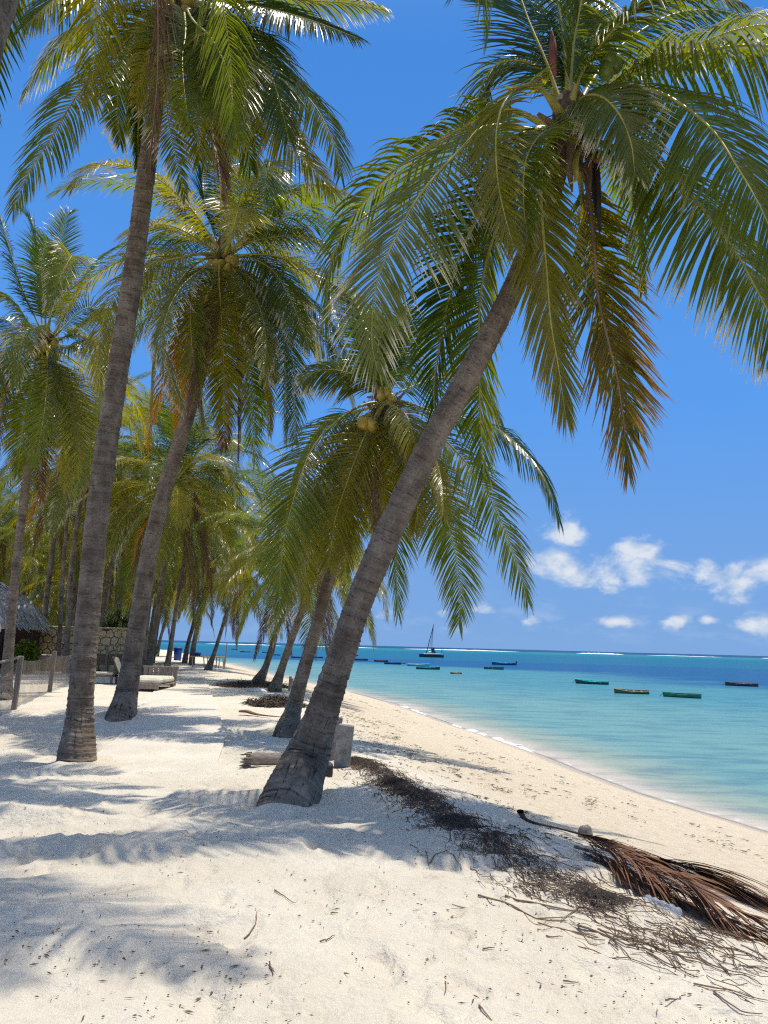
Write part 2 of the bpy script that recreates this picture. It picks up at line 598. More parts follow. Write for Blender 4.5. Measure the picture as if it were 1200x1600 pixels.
def water_mat():
    m, t, b = mat('lagoon water')
    g = node(t, 'ShaderNodeNewGeometry').outputs['Position']
    dep = attr(t, 'depth').outputs['Fac']
    off = attr(t, 'offshore').outputs['Fac']
    sp = node(t, 'ShaderNodeSeparateXYZ')
    t.links.new(g, sp.inputs[0])
    nb = noise(t, scaled(t, g, (0.02, 0.045, 1)), 1.0, 4, 0.55)
    ns = noise(t, scaled(t, g, (0.10, 0.22, 1)), 1.0, 4, 0.6)
    nj = mth(t, 'ADD', mth(t, 'MULTIPLY', mth(t, 'SUBTRACT', nb, 0.5), 1.0), mth(t, 'MULTIPLY', mth(t, 'SUBTRACT', ns, 0.5), 0.55))
    # bed: pale sand, then sea-grass flats, then the deeper lagoon, the reef edge and the open sea
    o2 = mth(t, 'MULTIPLY', off, mth(t, 'ADD', 1.0, mth(t, 'MULTIPLY', nj, 1.0)))
    c = mixc(t, mrange(t, o2, 0.2, 1.5), (0.53, 0.465, 0.37), (0.30, 0.35, 0.27))
    c = mixc(t, mrange(t, o2, .9, 4.2), c, (0.150, 0.300, 0.285))
    c = mixc(t, mrange(t, o2, 5, 26), c, (0.072, 0.235, 0.270))
    c = mixc(t, mrange(t, o2, 30, 52), c, (0.012, 0.090, 0.215))
    c = mixc(t, mrange(t, o2, 120, 230), c, (0.008, 0.125, 0.21))
    o3 = mth(t, 'ADD', sp.outputs[1], mth(t, 'MULTIPLY', nj, 160.0))
    c = mixc(t, mrange(t, o3, 420, 760), c, (0.010, 0.20, 0.215))
    c = mixc(t, mrange(t, sp.outputs[1], 1120, 1180), c, (0.006, 0.05, 0.15))
    pat = noise(t, scaled(t, g, (0.35, 1.0, 1)), 1.0, 5, 0.62)
    c = mixc(t, mth(t, 'MULTIPLY', mrange(t, pat, 0.42, 0.70), 0.45), c, (0.014, 0.10, 0.18))
    # foam: a lacy line where the last ripple meets the sand
    fn = noise(t, scaled(t, g, (1.0, 1.0, 1)), 2.3, 5, 0.7)
    fm = mth(t, 'MULTIPLY', mrange(t, mth(t, 'ABSOLUTE', mth(t, 'SUBTRACT', dep, mth(t, 'ADD', 0.035, mth(t, 'MULTIPLY', nj, 0.06)))), 0.028, 0.004), mrange(t, fn, 0.48, 0.70))
    c = mixc(t, fm, c, (0.66, 0.67, 0.66))
    t.links.new(c, b.inputs['Base Color'])
    b.inputs['Roughness'].default_value = 0.16
    b.inputs['IOR'].default_value = 1.33
    b.inputs['Specular IOR Level'].default_value = 0.0
    wv = mth(t, 'ADD', noise(t, scaled(t, g, (0.9, 1.8, 1)), 1.0, 4, 0.6), mth(t, 'MULTIPLY', noise(t, scaled(t, g, (0.12, 0.3, 1)), 1.0, 3), 1.2))
    bn = bump(t, b, wv, 0.8, 0.22)
    gl = node(t, 'ShaderNodeBsdfGlossy', Roughness=0.16)
    t.links.new(bn.outputs[0], gl.inputs['Normal'])
    fr_ = node(t, 'ShaderNodeFresnel', IOR=1.33)
    t.links.new(bn.outputs[0], fr_.inputs['Normal'])
    body = node(t, 'ShaderNodeMixShader')
    t.links.new(mth(t, 'MULTIPLY', mth(t, 'MINIMUM', fr_.outputs[0], 0.5), 0.42), body.inputs[0])
    t.links.new(b.outputs[0], body.inputs[1])
    t.links.new(gl.outputs[0], body.inputs[2])
    tr = node(t, 'ShaderNodeBsdfTransparent')
    tr.inputs['Color'].default_value = (0.86, 0.95, 0.93, 1)
    mx = node(t, 'ShaderNodeMixShader')
    al = mth(t, 'MAXIMUM', mrange(t, mth(t, 'ADD', dep, mth(t, 'MULTIPLY', nj, 0.03)), -0.01, 0.035, 0.30, 1.0), fm)
    t.links.new(al, mx.inputs[0])
    t.links.new(tr.outputs[0], mx.inputs[1])
    t.links.new(body.outputs[0], mx.inputs[2])
    t.links.new(mx.outputs[0], t.nodes['Material Output'].inputs['Surface'])
    return m


M['water'] = water_mat()
M['foam'] = simple('white sea foam', (0.80, 0.82, 0.83), 0.8, 0.06, 3)

# ------------------------------------------------------------------ ground, path, sea
SEA = -1.70
CR_Y = [-60, -20, 0, 4.2, 5.0, 5.7, 7.0, 8.8, 10.8, 14, 19, 25.7, 30.7, 45, 75, 128, 155, 200, 262, 400]
CR_X = [26, 11, 3.7, 2.0, 1.52, 1.22, 0.88, 0.38, -0.30, -0.95, -1.9, -3.0, -4.2, -9.2, -18, -35, -74, -215, -3000, -9000]
SH_Y = [-60, -20, 0, 15.2, 18.8, 26.4, 34.4, 45, 53, 73.5, 124, 150, 195, 258, 400]
SH_X = [34, 19, 12.2, 7.3, 6.15, 4.85, 3.05, 1.0, -1.4, -9.15, -24.8, -62, -200, -3000, -9000]


def beach_t(x, y):
    c = np.interp(y, CR_Y, CR_X)
    s = np.interp(y, SH_Y, SH_X)
    return (x - c) / np.maximum(s - c, 1.0), x - s


def gz0(x, y):
    """Large shape of the ground."""
    x, y = np.asarray(x, float), np.asarray(y, float)
    t, so = beach_t(x, y)
    tt = np.clip(t, 0, None)
    g = np.where(tt < 1, tt ** 1.12 * (1 - 0.0 * tt), 1 + (tt - 1) * 0.9)
    z = SEA * g
    z = np.maximum(z, SEA - 5.0)
    land = sstep(t, 0.15, -0.4)
    z = z + land * 0.10 * fbm(x * 0.16, y * 0.16, 3, 3)
    pcx = np.interp(y, [3, 5.8, 10, 14.2, 21, 33, 48, 65, 92], [-0.5, -1.6, -2.85, -3.6, -5.3, -8.3, -12.5, -17.9, -27])
    pw = np.interp(y, [4, 10, 30], [.8, 1.1, 1.6])
    flatp = 1 - 0.93 * np.exp(-((x - pcx) / pw) ** 4) * sstep(y, 3.5, 7.5)
    z = z + 0.045 * fbm(x * 0.5, y * 0.33, 9, 3) * sstep(t, 1.6, 0.2) * flatp
    for (mx_, my_, mr) in ((-.92, 8.25, .62), (-3.93, 10.45, .5), (-5.3, 16.3, .6), (-1.6, 14.1, .6)):
        d = np.hypot(x - mx_, y - my_)
        z = z + 0.075 * np.exp(-(d / mr) ** 2) * (1 + 1.2 * fbm(x * 3.1, y * 3.1, 14, 2))
    # low berm along the wrack line
    z = z + 0.06 * np.exp(-((t - 0.03) / 0.07) ** 2) * sstep(y, 12, 9)
    return z


_fr = np.random.default_rng(77)
PRINTS = []      # old footprints: x, y, heading, length
for (xa, ya, xb, yb) in ((-.7, 3.4, -1.9, 9.0), (.5, 3.2, -.5, 7.2), (1.3, 3.6, .2, 8.2), (-1.9, 4.0, -3.1, 8.8), (.9, 5.4, -2.4, 7.6), (-.2, 3.0, .9, 5.6), (-2.6, 5.2, -1.0, 9.6)):
    n_ = int(math.hypot(xb - xa, yb - ya) / .34)
    h_ = math.atan2(yb - ya, xb - xa)
    for i_ in range(n_):
        f_ = (i_ + .5) / n_
        sd_ = (.10 if i_ % 2 else -.10) + _fr.normal(0, .03)
        PRINTS.append((xa + (xb - xa) * f_ - math.sin(h_) * sd_ + _fr.normal(0, .05), ya + (yb - ya) * f_ + math.cos(h_) * sd_ + _fr.normal(0, .05), h_ + _fr.normal(0, .22), _fr.uniform(.8, 1.1)))


def prints(x, y):
    out = np.zeros(np.shape(x))
    for (px_, py_, h_, k_) in PRINTS:
        dx, dy = x - px_, y - py_
        m_ = (np.abs(dx) < .34) & (np.abs(dy) < .34)
        if not np.any(m_):
            continue
        a_, b_ = dx[m_], dy[m_]
        u_, v_ = (a_ * math.cos(h_) + b_ * math.sin(h_)) / (.145 * k_), (-a_ * math.sin(h_) + b_ * math.cos(h_)) / (.062 * k_)
        r2 = u_ * u_ + v_ * v_
        out[m_] += -.022 * np.exp(-r2 ** 2) + .009 * np.exp(-((np.sqrt(r2) - 1.35) / .32) ** 2)
    return out


def gdet(x, y):
    """Trampled sand: ripples and old footprints close to the camera."""
    x, y = np.asarray(x, float), np.asarray(y, float)
    t, _ = beach_t(x, y)
    near = sstep(y, 26, 12)
    left = sstep(x, -0.3, -1.1) * sstep(y, 4.2, 5.2) * (.25 + .75 * sstep(y, 9.6, 8.0))
    pathc = np.interp(y, [3, 5.8, 10, 14.2, 33], [-0.6, -1.3, -2.6, -3.7, -8.6])
    flat = 1 - 0.8 * np.exp(-((x - pathc) / 1.0) ** 2) * sstep(y, 3.0, 6.0)
    wx = x + 0.35 * fbm(x * 1.1, y * 1.1, 40, 2)
    wy = y + 0.45 * fbm(x * 0.8, y * 0.8, 41, 3)
    rip = 0.5 - np.abs(vnoise(wx * 0.95, wy * 2.7, 50)) * 2.2
    rip2 = 0.5 - np.abs(vnoise(wx * 2.0, wy * 4.4, 52)) * 2.2
    big = (rip * 0.135 + rip2 * 0.065) * (0.20 + 0.80 * left) * flat
    lum = 0.034 * fbm(x * 3.3, y * 3.3, 60, 4, 0.55) * flat
    fp = vnoise(x * 2.6, y * 2.2, 71)
    dent = -0.035 * sstep(fp, 0.20, 0.36) * flat
    slope = sstep(t, 0.05, 0.25)
    d = (big + lum + dent) * (1 - 0.72 * slope) + 0.010 * slope * fbm(x * 2.2, y * 2.2, 80, 3)
    if x.size > 5000 or x.ndim and x.size > 50:
        d = d + prints(x, y) * (1 - slope) * np.clip(1 + 2.0 * vnoise(x * 1.3, y * 1.3, 90), .25, 1)
    return d * near * sstep(t, 1.0, 0.7)


def gz(x, y):
    return gz0(x, y) + gdet(x, y)


def axis(spec):
    out = [spec[0][0]]
    for a, b, s in spec:
        n = max(1, int(round((b - a) / s)))
        out += list(a + (b - a) * (np.arange(1, n + 1) / n))
    return np.array(out)


def grid_mesh(name, xs, ys, zf, mats, attrs=None, keep=None):
    X, Y = np.meshgrid(xs, ys)
    Z = zf(X, Y)
    V = np.stack([X.ravel(), Y.ravel(), Z.ravel()], 1)
    nx, ny = len(xs), len(ys)
    i = np.arange(nx - 1)[None] + nx * np.arange(ny - 1)[:, None]
    q = np.stack([i, i + 1, i + 1 + nx, i + nx], -1).reshape(-1, 4)
    if keep is not None:
        k = keep(X, Y).ravel()
        q = q[k[q].any(1)]
    return mesh_np(name, V, [q], mats, smooth=True, attrs={k: f(X, Y).ravel() for k, f in (attrs or {}).items()})


gx = axis([(-9000, -1000, 2000), (-1000, -200, 100), (-200, -60, 10), (-60, -20, 1.5), (-20, -8, 0.4), (-8, -4, 0.1), (-4, 3.6, 0.026), (3.6, 9, 0.10),
           (9, 20, 0.5), (20, 60, 4), (60, 200, 20), (200, 1000, 200), (1000, 9000, 2000)])
gy = axis([(-400, -60, 40), (-60, -8, 4), (-8, 2.4, 0.4), (2.4, 10.0, 0.026), (10.0, 16, 0.06), (16, 40, 0.3), (40, 80, 1), (80, 200, 4), (200, 400, 20), (400, 9400, 900)])
g_me = grid_mesh('sand_ground', gx, gy, gz, M['sand'], attrs={
    'beach': lambda x, y: sstep(beach_t(x, y)[0], 0.02, 0.22),
    'above_sea': lambda x, y: gz0(x, y) - SEA})
tag(obj('sand_ground', g_me), kind='structure')

wx_ = axis([(-9000, -1000, 1000), (-1000, -200, 80), (-200, -40, 5), (-40, 14, 0.4), (14, 60, 2), (60, 200, 10), (200, 1000, 80), (1000, 12000, 1000)])
wy_ = axis([(-400, -60, 40), (-60, 4, 4), (4, 60, 0.4), (60, 170, 1.2), (170, 300, 6), (300, 1400, 40), (1400, 16000, 1500)])
w_me = grid_mesh('sea_water', wx_, wy_, lambda x, y: np.full_like(x, SEA), M['water'], attrs={
    'depth': lambda x, y: SEA - gz0(x, y),
    'offshore': lambda x, y: np.clip(beach_t(x, y)[1] * np.interp(y, [60, 75, 128, 200], [0.93, 0.9, 0.8, 0.45]), -5, 3000)},
    keep=lambda x, y: gz0(x, y) < SEA + 0.12)
tag(obj('sea_water', w_me), kind='structure')

# footpath: a thin slab whose right edge shows; near the camera drifted sand has covered it
pr = np.array([(-1.75, 8.9), (-2.0, 10.0), (-2.75, 14.2), (-4.4, 21), (-7.4, 33.2), (-11.6, 48), (-17.0, 64.7), (-26, 92)])
pr = catmull(np.c_[pr, np.zeros(len(pr))], 160)
pd = nrm(np.gradient(pr, axis=0))
pn = np.stack([-pd[:, 1], pd[:, 0], np.zeros(len(pd))], 1)
rows = []
wob = 0.05 * vnoise(np.arange(160) * 0.9, np.zeros(160), 5)
PW = 1.75
hgt = 0.075 * sstep(pr[:, 1], 8.9, 12.5) - 0.044
for off, dz in ((0.0, -0.12), (0.0, 0.0), (0.03, 0.006), (0.5, 0.01), (1.2, 0.01), (PW - .05, -0.02), (PW, -0.14)):
    p = pr + pn * (np.full(160, off) + (wob if off < 0.1 else 0))[:, None]
    z = np.maximum(gz0(p[:, 0], p[:, 1]), gz0(pr[:, 0], pr[:, 1]) - .02) + hgt + dz + (0.02 if 0 < off < PW else 0.02)
    rows.append(np.c_[p[:, :2], z])
V = np.stack(rows, 1).reshape(-1, 3)
k = len(rows)
q = np.array([[i * k + j, i * k + j + 1, (i + 1) * k + j + 1, (i + 1) * k + j] for i in range(159) for j in range(k - 1)])
tag(obj('footpath', mesh_np('footpath', V, [q[:, ::-1]], M['path'])), kind='structure')

# breakers on the outer reef: low ridges of white water, thin gaps between them
bv = MB()
xr = np.random.default_rng(5)
x0 = -1500.0
while x0 < 1500:
    L = xr.uniform(30, 170)
    n = 24
    xs = np.linspace(x0, x0 + L, n)
    h = np.sin(np.linspace(0, np.pi, n)) ** 0.6 * xr.uniform(0.4, 1.5) * (0.7 + 0.5 * xr.random(n))
    yb = 1020 + 30 * np.sin(xs * 0.004) + xr.uniform(-25, 25)
    V = []
    for a, hh, y in zip(xs, h, yb):
        V += [(a, y - 5, SEA - 0.1), (a, y - 2, SEA + hh * 0.75), (a, y + 1, SEA + hh), (a, y + 6, SEA - 0.1)]
    bv.add(V, [(4 * i + j, 4 * i + 4 + j, 4 * i + 5 + j, 4 * i + 1 + j) for i in range(n - 1) for j in range(3)])
    x0 += L + xr.uniform(5, 90)
tag(bv.build('reef_breakers', M['foam'], smooth=True), kind='stuff')

# small spilling waves just off the sand
wv = MB()
for (pa, pb, hh) in (((575, 1092), (625, 1108), .10), ((622, 1102), (662, 1117), .11), ((700, 1132), (760, 1152), .06), ((770, 1152), (832, 1176), .05)):
    ra, rb = px_ray(*pa), px_ray(*pb)
    A = np.array([0, 0, EYE]) + ra * (SEA - EYE) / ra[2]
    B = np.array([0, 0, EYE]) + rb * (SEA - EYE) / rb[2]
    n = 40
    u = np.linspace(0, 1, n)
    c = A + (B - A) * u[:, None]
    nn = np.array([(B - A)[1], -(B - A)[0], 0])
    nn /= np.linalg.norm(nn)
    c = c + nn * (0.5 * vnoise(u * 9, u * 0 + hh * 50, 3))[:, None]
    h = hh * np.clip(np.sin(np.pi * u), 0, 1) ** 0.7 * np.clip(.35 + 1.5 * vnoise(u * 17, u * 0 + hh * 90, 9), 0, 1)
    V = []
    for p, q_ in zip(c, h):
        V += [p - nn * 0.35 + [0, 0, -.02], p - nn * 0.08 + [0, 0, q_], p + nn * 0.15 + [0, 0, q_ * .8], p + nn * 0.7 + [0, 0, -.02]]
    wv.add(V, [(4 * i + j, 4 * i + 4 + j, 4 * i + 5 + j, 4 * i + 1 + j) for i in range(n - 1) for j in range(3)])
tag(wv.build('shore_wavelets', M['foam'], smooth=True), kind='stuff')


def on_ground(px, py, z=None):
    """World point where the photo's pixel meets the ground."""
    r = px_ray(px, py)
    t = -EYE / r[2]
    for _ in range(40):
        p = np.array([0, 0, EYE]) + r * t
        zz = float(gz0(p[0], p[1])) if z is None else z
        t += 0.6 * ((zz - EYE) / r[2] - t)
    p = np.array([0, 0, EYE]) + r * t
    return Vector((p[0], p[1], float(gz(p[0], p[1])) if z is None else z))


def at(px, py, Y):
    r = px_ray(px, py)
    return np.array([0, 0, EYE]) + r * (Y / r[1])


# ------------------------------------------------------------------ palms


def rachis_mesh(name, P, m, r0, sides=6, wide=1.6):
    n = len(P)
    u = np.linspace(0, 1, n)
    T, S, N = frames(P)
    r = r0 * np.interp(u, [0, 0.05, 0.15, 0.5, 1], [1.5, 1.0, 0.62, 0.34, 0.07])
    w = r * np.interp(u, [0, 0.05, 0.2, 1], [wide * 1.3, wide, 1.0, 1.0])
    a = np.linspace(0, 2 * np.pi, sides, endpoint=False)
    V = P[:, None] + w[:, None, None] * np.cos(a)[None, :, None] * S[:, None] + r[:, None, None] * np.sin(a)[None, :, None] * N[:, None]
    i = np.arange(n - 1)[:, None] * sides
    j = np.arange(sides)[None]
    k = (j + 1) % sides
    q = np.stack([i + j, i + k, i + k + sides, i + j + sides], -1).reshape(-1, 4)
    return V.reshape(-1, 3), q


def leaflets(P, rg, npair=95, lmax=0.85, wmax=0.032, start=0.17, droop=0.9, vee=0.25, twist=0.0, segs=4, amin=22, amax=68,
             fold=0.35, clump=0.25, tear=0.05, curl=0.0, floor=None, roll=0.0, dpow=1.0):
    """Both rows of leaflets along the rachis P: folded, tapering blades bent by their weight."""
    n = len(P)
    u0 = np.linspace(0, 1, n)
    T0, S0, N0 = frames(P)
    if twist or roll:
        a = (roll + u0 * twist)[:, None]
        S0, N0 = S0 * np.cos(a) + N0 * np.sin(a), N0 * np.cos(a) - S0 * np.sin(a)
    k = np.arange(npair)
    out = []
    for side in (-1, 1):
        u = start + (1 - start) * ((k + 0.5 + rg.uniform(-.3, .3, npair)) / npair)
        u = np.clip(u, 0, 0.998)
        ip = lambda A: np.stack([np.interp(u, u0, A[:, c]) for c in range(3)], 1)
        p, T, S, N = ip(P), nrm(ip(T0)), nrm(ip(S0)), nrm(ip(N0))
        w = (u - start) / (1 - start)
        L = lmax * np.interp(w, [0, .06, .2, .45, .7, .9, 1], [.45, .72, .96, 1.0, .82, .52, .34]) * (1 + rg.normal(0, .06, npair))
        L = np.where(rg.random(npair) < tear + .06, L * rg.uniform(.3, .8, npair), L) * (1 - .25 * np.clip(np.interp(u, np.linspace(0, 1, 22), rg.normal(-.6, 1, 22)), 0, 1))
        ang = np.radians(np.interp(w, [0, .3, .75, 1], [amax, amax * .92, amax * .62, amin])) + rg.normal(0, .05, npair)
        slow = np.interp(u, np.linspace(0, 1, 14), rg.normal(0, 1, 14))
        tau = vee + clump * 0.5 * slow + rg.normal(0, clump * .35, npair)
        D0 = np.cos(ang)[:, None] * T + np.sin(ang)[:, None] * (side * S * np.cos(tau)[:, None] + N * np.sin(tau)[:, None])
        W0 = nrm(np.cross(D0, N)) * side
        g = droop * (0.75 + 0.5 * rg.random(npair)) * (1 + 0.25 * slow)
        pos = p.copy()
        tw = rg.normal(0, .25, npair) + curl
        rows = []
        for j in range(segs + 1):
            v = j / segs
            Dj = nrm(D0 + (g * v ** dpow)[:, None] * np.array([0, 0, -1.0]))
            Wj = nrm(W0 - np.sum(W0 * Dj, 1)[:, None] * Dj)
            B = np.cross(Wj, Dj) * side
            a = (tw * v)[:, None]
            Wj, B = Wj * np.cos(a) + B * np.sin(a), B * np.cos(a) - Wj * np.sin(a)
            ww = wmax * np.interp(v, [0, .12, .35, .7, 1], [.5, .9, 1, .68, .06]) * np.interp(w, [0, .5, 1], [.9, 1, .55])[:]
            ww = ww[:, None]
            mid = pos + B * ww * fold
            rows.append(np.stack([pos - Wj * ww * .5 * 1.0, mid, pos + Wj * ww * .5], 1))
            pos = pos + Dj * (L / segs)[:, None]
        V = np.stack(rows, 1)                      # pair, station, 3, xyz
        if floor is not None:
            V[..., 2] = np.maximum(V[..., 2], floor(V[..., 0], V[..., 1]) + 0.012 * rg.random(V.shape[:3]))
        col = np.ones((npair, segs + 1, 3, 4), np.float32)
        col[..., 0] = np.linspace(0, 1, segs + 1)[None, :, None]
        col[..., 1] = rg.random(npair)[:, None, None] * .6 + np.clip(slow * .2 + .2, 0, .4)[:, None, None]
        col[..., 2] = w[:, None, None]
        base = (np.arange(npair) * (segs + 1) * 3)[:, None, None]
        st = (np.arange(segs) * 3)[None, :, None]
        c = np.arange(2)[None, None]
        i = base + st + c
        q = np.stack([i, i + 1, i + 4, i + 3], -1).reshape(-1, 4)
        out.append((V.reshape(-1, 3), col.reshape(-1, 4), q))
    nA = len(out[0][0])
    return np.vstack([out[0][0], out[1][0]]), np.vstack([out[0][1], out[1][1]]), np.vstack([out[0][2], out[1][2] + nA])


def frond_whole(name, P, rg, lm, rm, r0=0.032, **kw):
    """One mesh: stalk and leaflets, for trees farther away."""
    V1, q1 = rachis_mesh(name, P[::2] if len(P) > 30 else P, rm, r0, 4)
    V2, c2, q2 = leaflets(P, rg, **kw)
    col = np.vstack([np.full((len(V1), 4), 0.3), c2])
    return mesh_np(name, np.vstack([V1, V2]), [np.vstack([q1, q2 + len(V1)])], [rm, lm],
                   fmat=np.r_[np.zeros(len(q1)), np.ones(len(q2))], attrs={'leaf': col})


def curve_frond(L, e0, droop, n=48, power=1.5, side=0.0):
    u = np.linspace(0, 1, n)
    th = e0 - droop * u ** power
    ph = side * u ** 2
    d = np.stack([np.cos(th) * np.cos(ph), np.cos(th) * np.sin(ph), np.sin(th)], 1) * (L / (n - 1))
    return np.vstack([[0, 0, 0], np.cumsum(d, 0)[:-1]])


# library of fronds shared by the farther palms, young upright ones to old hanging ones
LIB = {'up': [], 'mid': [], 'low': [], 'hang': [], 'dry': []}
for c, specs in {'up': ((78, 50, 'leaf_green'), (66, 80, 'leaf_deep'), (60, 100, 'leaf_green')),
                 'mid': ((42, 90, 'leaf_green'), (30, 105, 'leaf_yellow'), (38, 120, 'leaf_deep'), (20, 80, 'leaf_green')),
                 'low': ((8, 85, 'leaf_yellow'), (-6, 75, 'leaf_yellow'), (0, 95, 'leaf_silver')),
                 'hang': ((-28, 56, 'leaf_yellow'), (-42, 44, 'leaf_green'), (-38, 50, 'leaf_silver')),
                 'dry': ((-55, 32, 'leaf_dry'), (-62, 26, 'leaf_dry'), (-48, 40, 'leaf_orange'))}.items():
    for i, (e, d, lm) in enumerate(specs):
        P = curve_frond(4.3, R(e), R(d), side=rng.normal(0, .25))
        dry = c == 'dry'
        LIB[c].append(frond_whole('frond', P, rng, M[lm], M['rachis_dry' if dry else 'rachis'], npair=98, wmax=0.031 if not dry else 0.022,
                                  lmax=0.86 if not dry else 0.66, droop=1.1 if c != 'up' else 0.55, vee=0.2 if c != 'hang' else 0.0, segs=3,
                                  amax=66 if not dry else 34, amin=24 if not dry else 12, clump=.3 if not dry else .7, tear=.1))

nut_cache = {}


def nut_mesh(kind):
    if kind not in nut_cache:
        b = MB()
        V, fs = [], []
        nu, nv = 12, 8
        for i in range(nv + 1):
            th = math.pi * i / nv
            for j in range(nu):
                p = 2 * math.pi * j / nu
                k = 1 + 0.06 * math.cos(3 * p) * math.sin(th)
                V.append((math.sin(th) * math.cos(p) * k * .105, math.sin(th) * math.sin(p) * k * .105, math.cos(th) * .135 - .02 * math.sin(th) ** 2))
        fs = [(i * nu + j, (i + 1) * nu + j, (i + 1) * nu + (j + 1) % nu, i * nu + (j + 1) % nu) for i in range(nv) for j in range(nu)]
        b.add(V, fs)
        nut_cache[kind] = b.mesh('coconut', M[kind], smooth=True)
    return nut_cache[kind]


def nut(root, loc, kind, s=1.0):
    o = obj('coconut', nut_mesh(kind), root, loc)
    o.rotation_euler = (random.uniform(-.5, .5), random.uniform(-.5, .5), random.uniform(0, 6))
    o.scale = (s, s, s * random.uniform(.95, 1.15))
    return o


def trunk_mesh(pts, rad, seed, step=0.03, sides=40, relief=1.0):
    """pts world points from the ground up, rad radii there; leaf-scar rings, flutes and dents as relief."""
    L = np.sum(np.linalg.norm(np.diff(np.asarray(pts), axis=0), axis=1))
    n = max(10, int(L / step))
    C = catmull(np.c_[np.asarray(pts, float), np.asarray(rad, float)], n)
    P, r = C[:, :3], C[:, 3]
    T, S, N = frames(P, up=(0, 1, 0))
    a = np.linspace(0, 2 * np.pi, sides + 1)
    s = np.linspace(0, L, n)
    rg = np.random.default_rng(seed)
    # ring scars at uneven spacing: a step out, then sloping back
    pos, ss = [0.0], 0.0
    while ss < L:
        ss += rg.uniform(.032, .085) * (1.2 if ss < 2 else 0.9)
        pos.append(ss)
    pos = np.array(pos)
    SS, AA = np.meshgrid(s, a, indexing='ij')
    wav = SS + 0.05 * fbm(np.cos(AA) * 1.1 + 9, np.sin(AA) * 1.1 + SS * .5, seed, 3)
    ix = np.clip(np.searchsorted(pos, wav) - 1, 0, len(pos) - 2)
    ph = (wav - pos[ix]) / (pos[ix + 1] - pos[ix])
    amp = rg.uniform(.25, 1.0, len(pos))[ix]
    ringd = amp * (np.clip(1 - ph * 1.4, 0, 1) ** 1.5 - 0.3) * sstep(ph, 0, .10)
    big = fbm(np.cos(AA) * 1.3 + 3, np.sin(AA) * 1.3 + SS * 0.9, seed + 7, 3)
    fin = fbm(AA * 5.0, SS * 9.0, seed + 11, 3)
    lowm = sstep(SS, 1.6, 0.1)
    flute = np.abs(vnoise(AA * 4.2, SS * .7, seed + 13)) * 2
    disp = relief * (0.013 * ringd + 0.026 * big * (0.4 + lowm) + 0.009 * fin - 0.009 * lowm * flute)
    disp[:, -1] = disp[:, 0]
    Rr = r[:, None] + disp
    V = P[:, None] + Rr[..., None] * (np.cos(AA)[..., None] * S[:, None] + np.sin(AA)[..., None] * N[:, None])
    scar = amp * (1 - sstep(ph, .02, .30)) * (0.55 + 0.9 * np.clip(fbm(AA * 2.2, SS * 3.0, seed + 21, 2) + .35, 0, 1))
    k = sides + 1
    i = np.arange(n - 1)[:, None] * k
    j = np.arange(sides)[None]
    q = np.stack([i + j, i + j + 1, i + j + 1 + k, i + j + k], -1).reshape(-1, 4)
    uv = np.stack([AA * r.mean(), SS], -1).reshape(-1, 2)
    return V.reshape(-1, 3), q, uv, C, scar.reshape(-1)


def palm(base, pts, rad, label, seed, hero=False, group=None, step=0.03, sides=40, relief=1.0):
    base = Vector(base)
    root = empty('coconut_palm', base, label, 'palm tree', group)
    V, q, uv, C, scar = trunk_mesh(pts, rad, seed, step, sides, relief)
    V = V - np.array(base)
    obj('trunk', mesh_np('trunk', V, [q], M['trunk'], smooth=True, uv=uv, attrs={'scar': scar}), root)
    return root


def crown_parts(root, cw, r, seed, nuts=0, nutkind='nut_yellow', boots=8, s=1.0):
    """Fibre-wrapped heart of the crown, stubs of old leaf bases and the nuts."""
    rg = np.random.default_rng(seed)
    b0 = np.array(root.location)
    c = np.array(cw) - b0
    b = MB()
    b.lump(c + [0, 0, .0], (r * 1.3, r * 1.3, .46 * s), seed, .12, 16, 10)
    for i in range(70):
        a = rg.uniform(0, 6.28)
        d = np.array([math.cos(a), math.sin(a), 0])
        p0 = c + d * r * 1.25 + [0, 0, rg.uniform(-.3, .25) * s]
        b.tube([p0, p0 + d * .10 * s + [0, 0, -.06 * s], p0 + d * rg.uniform(.08, .24) * s + rg.normal(0, .04, 3) + [0, 0, -rg.uniform(.15, .6) * s]], [.018, .013, .003], 4, True, .4)
    b.build('leaf_sheath', M['fibre'], root, origin=(0, 0, 0))
    for i in range(boots):
        a = 2.4 * i + rg.uniform(-.3, .3)
        d = np.array([math.cos(a), math.sin(a), 0])
        z = rg.uniform(-.35, .05) * s
        mb = MB()
        mb.tube([c + d * r * .8 + [0, 0, z], c + d * (r * 1.4 + .06) + [0, 0, z + .10 * s], c + d * (r * 1.4 + .22 * s) + [0, 0, z + rg.uniform(.05, .3) * s]], [.075 * s, .05 * s, .028 * s], 6, flat=.5)
        mb.build('leaf_base', M['boot'], root, origin=(0, 0, 0))
    for i in range(nuts):
        a = rg.uniform(0, 6.28) if i % 3 else -1.57 + rg.uniform(-.9, .9)
        d = np.array([math.cos(a), math.sin(a), 0])
        nut(root, c + d * (r * 1.5 + rg.uniform(.06, .18) * s) + [0, 0, rg.uniform(-.5, -.12) * s], nutkind, s * rg.uniform(.85, 1.1))


def hero_frond(root, pts, lm, rm='rachis', seed=0, label=None, r0=0.034, **kw):
    """A frond traced through its own 3-D curve: stalk, with its leaflets as a sub-part."""
    P = catmull(pts, 56) - np.array(root.location)
    rg = np.random.default_rng(seed)
    V, q = rachis_mesh('frond', P, None, r0)
    o = obj('frond', mesh_np('frond', V, [q], M[rm], smooth=True), root)
    V, c, q = leaflets(P, rg, **kw)
    l = obj('leaflets', mesh_np('leaflets', V, [q], M[lm], attrs={'leaf': c}), o)
    l['kind'] = 'stuff'
    if label:
        o['label'] = label
    return o


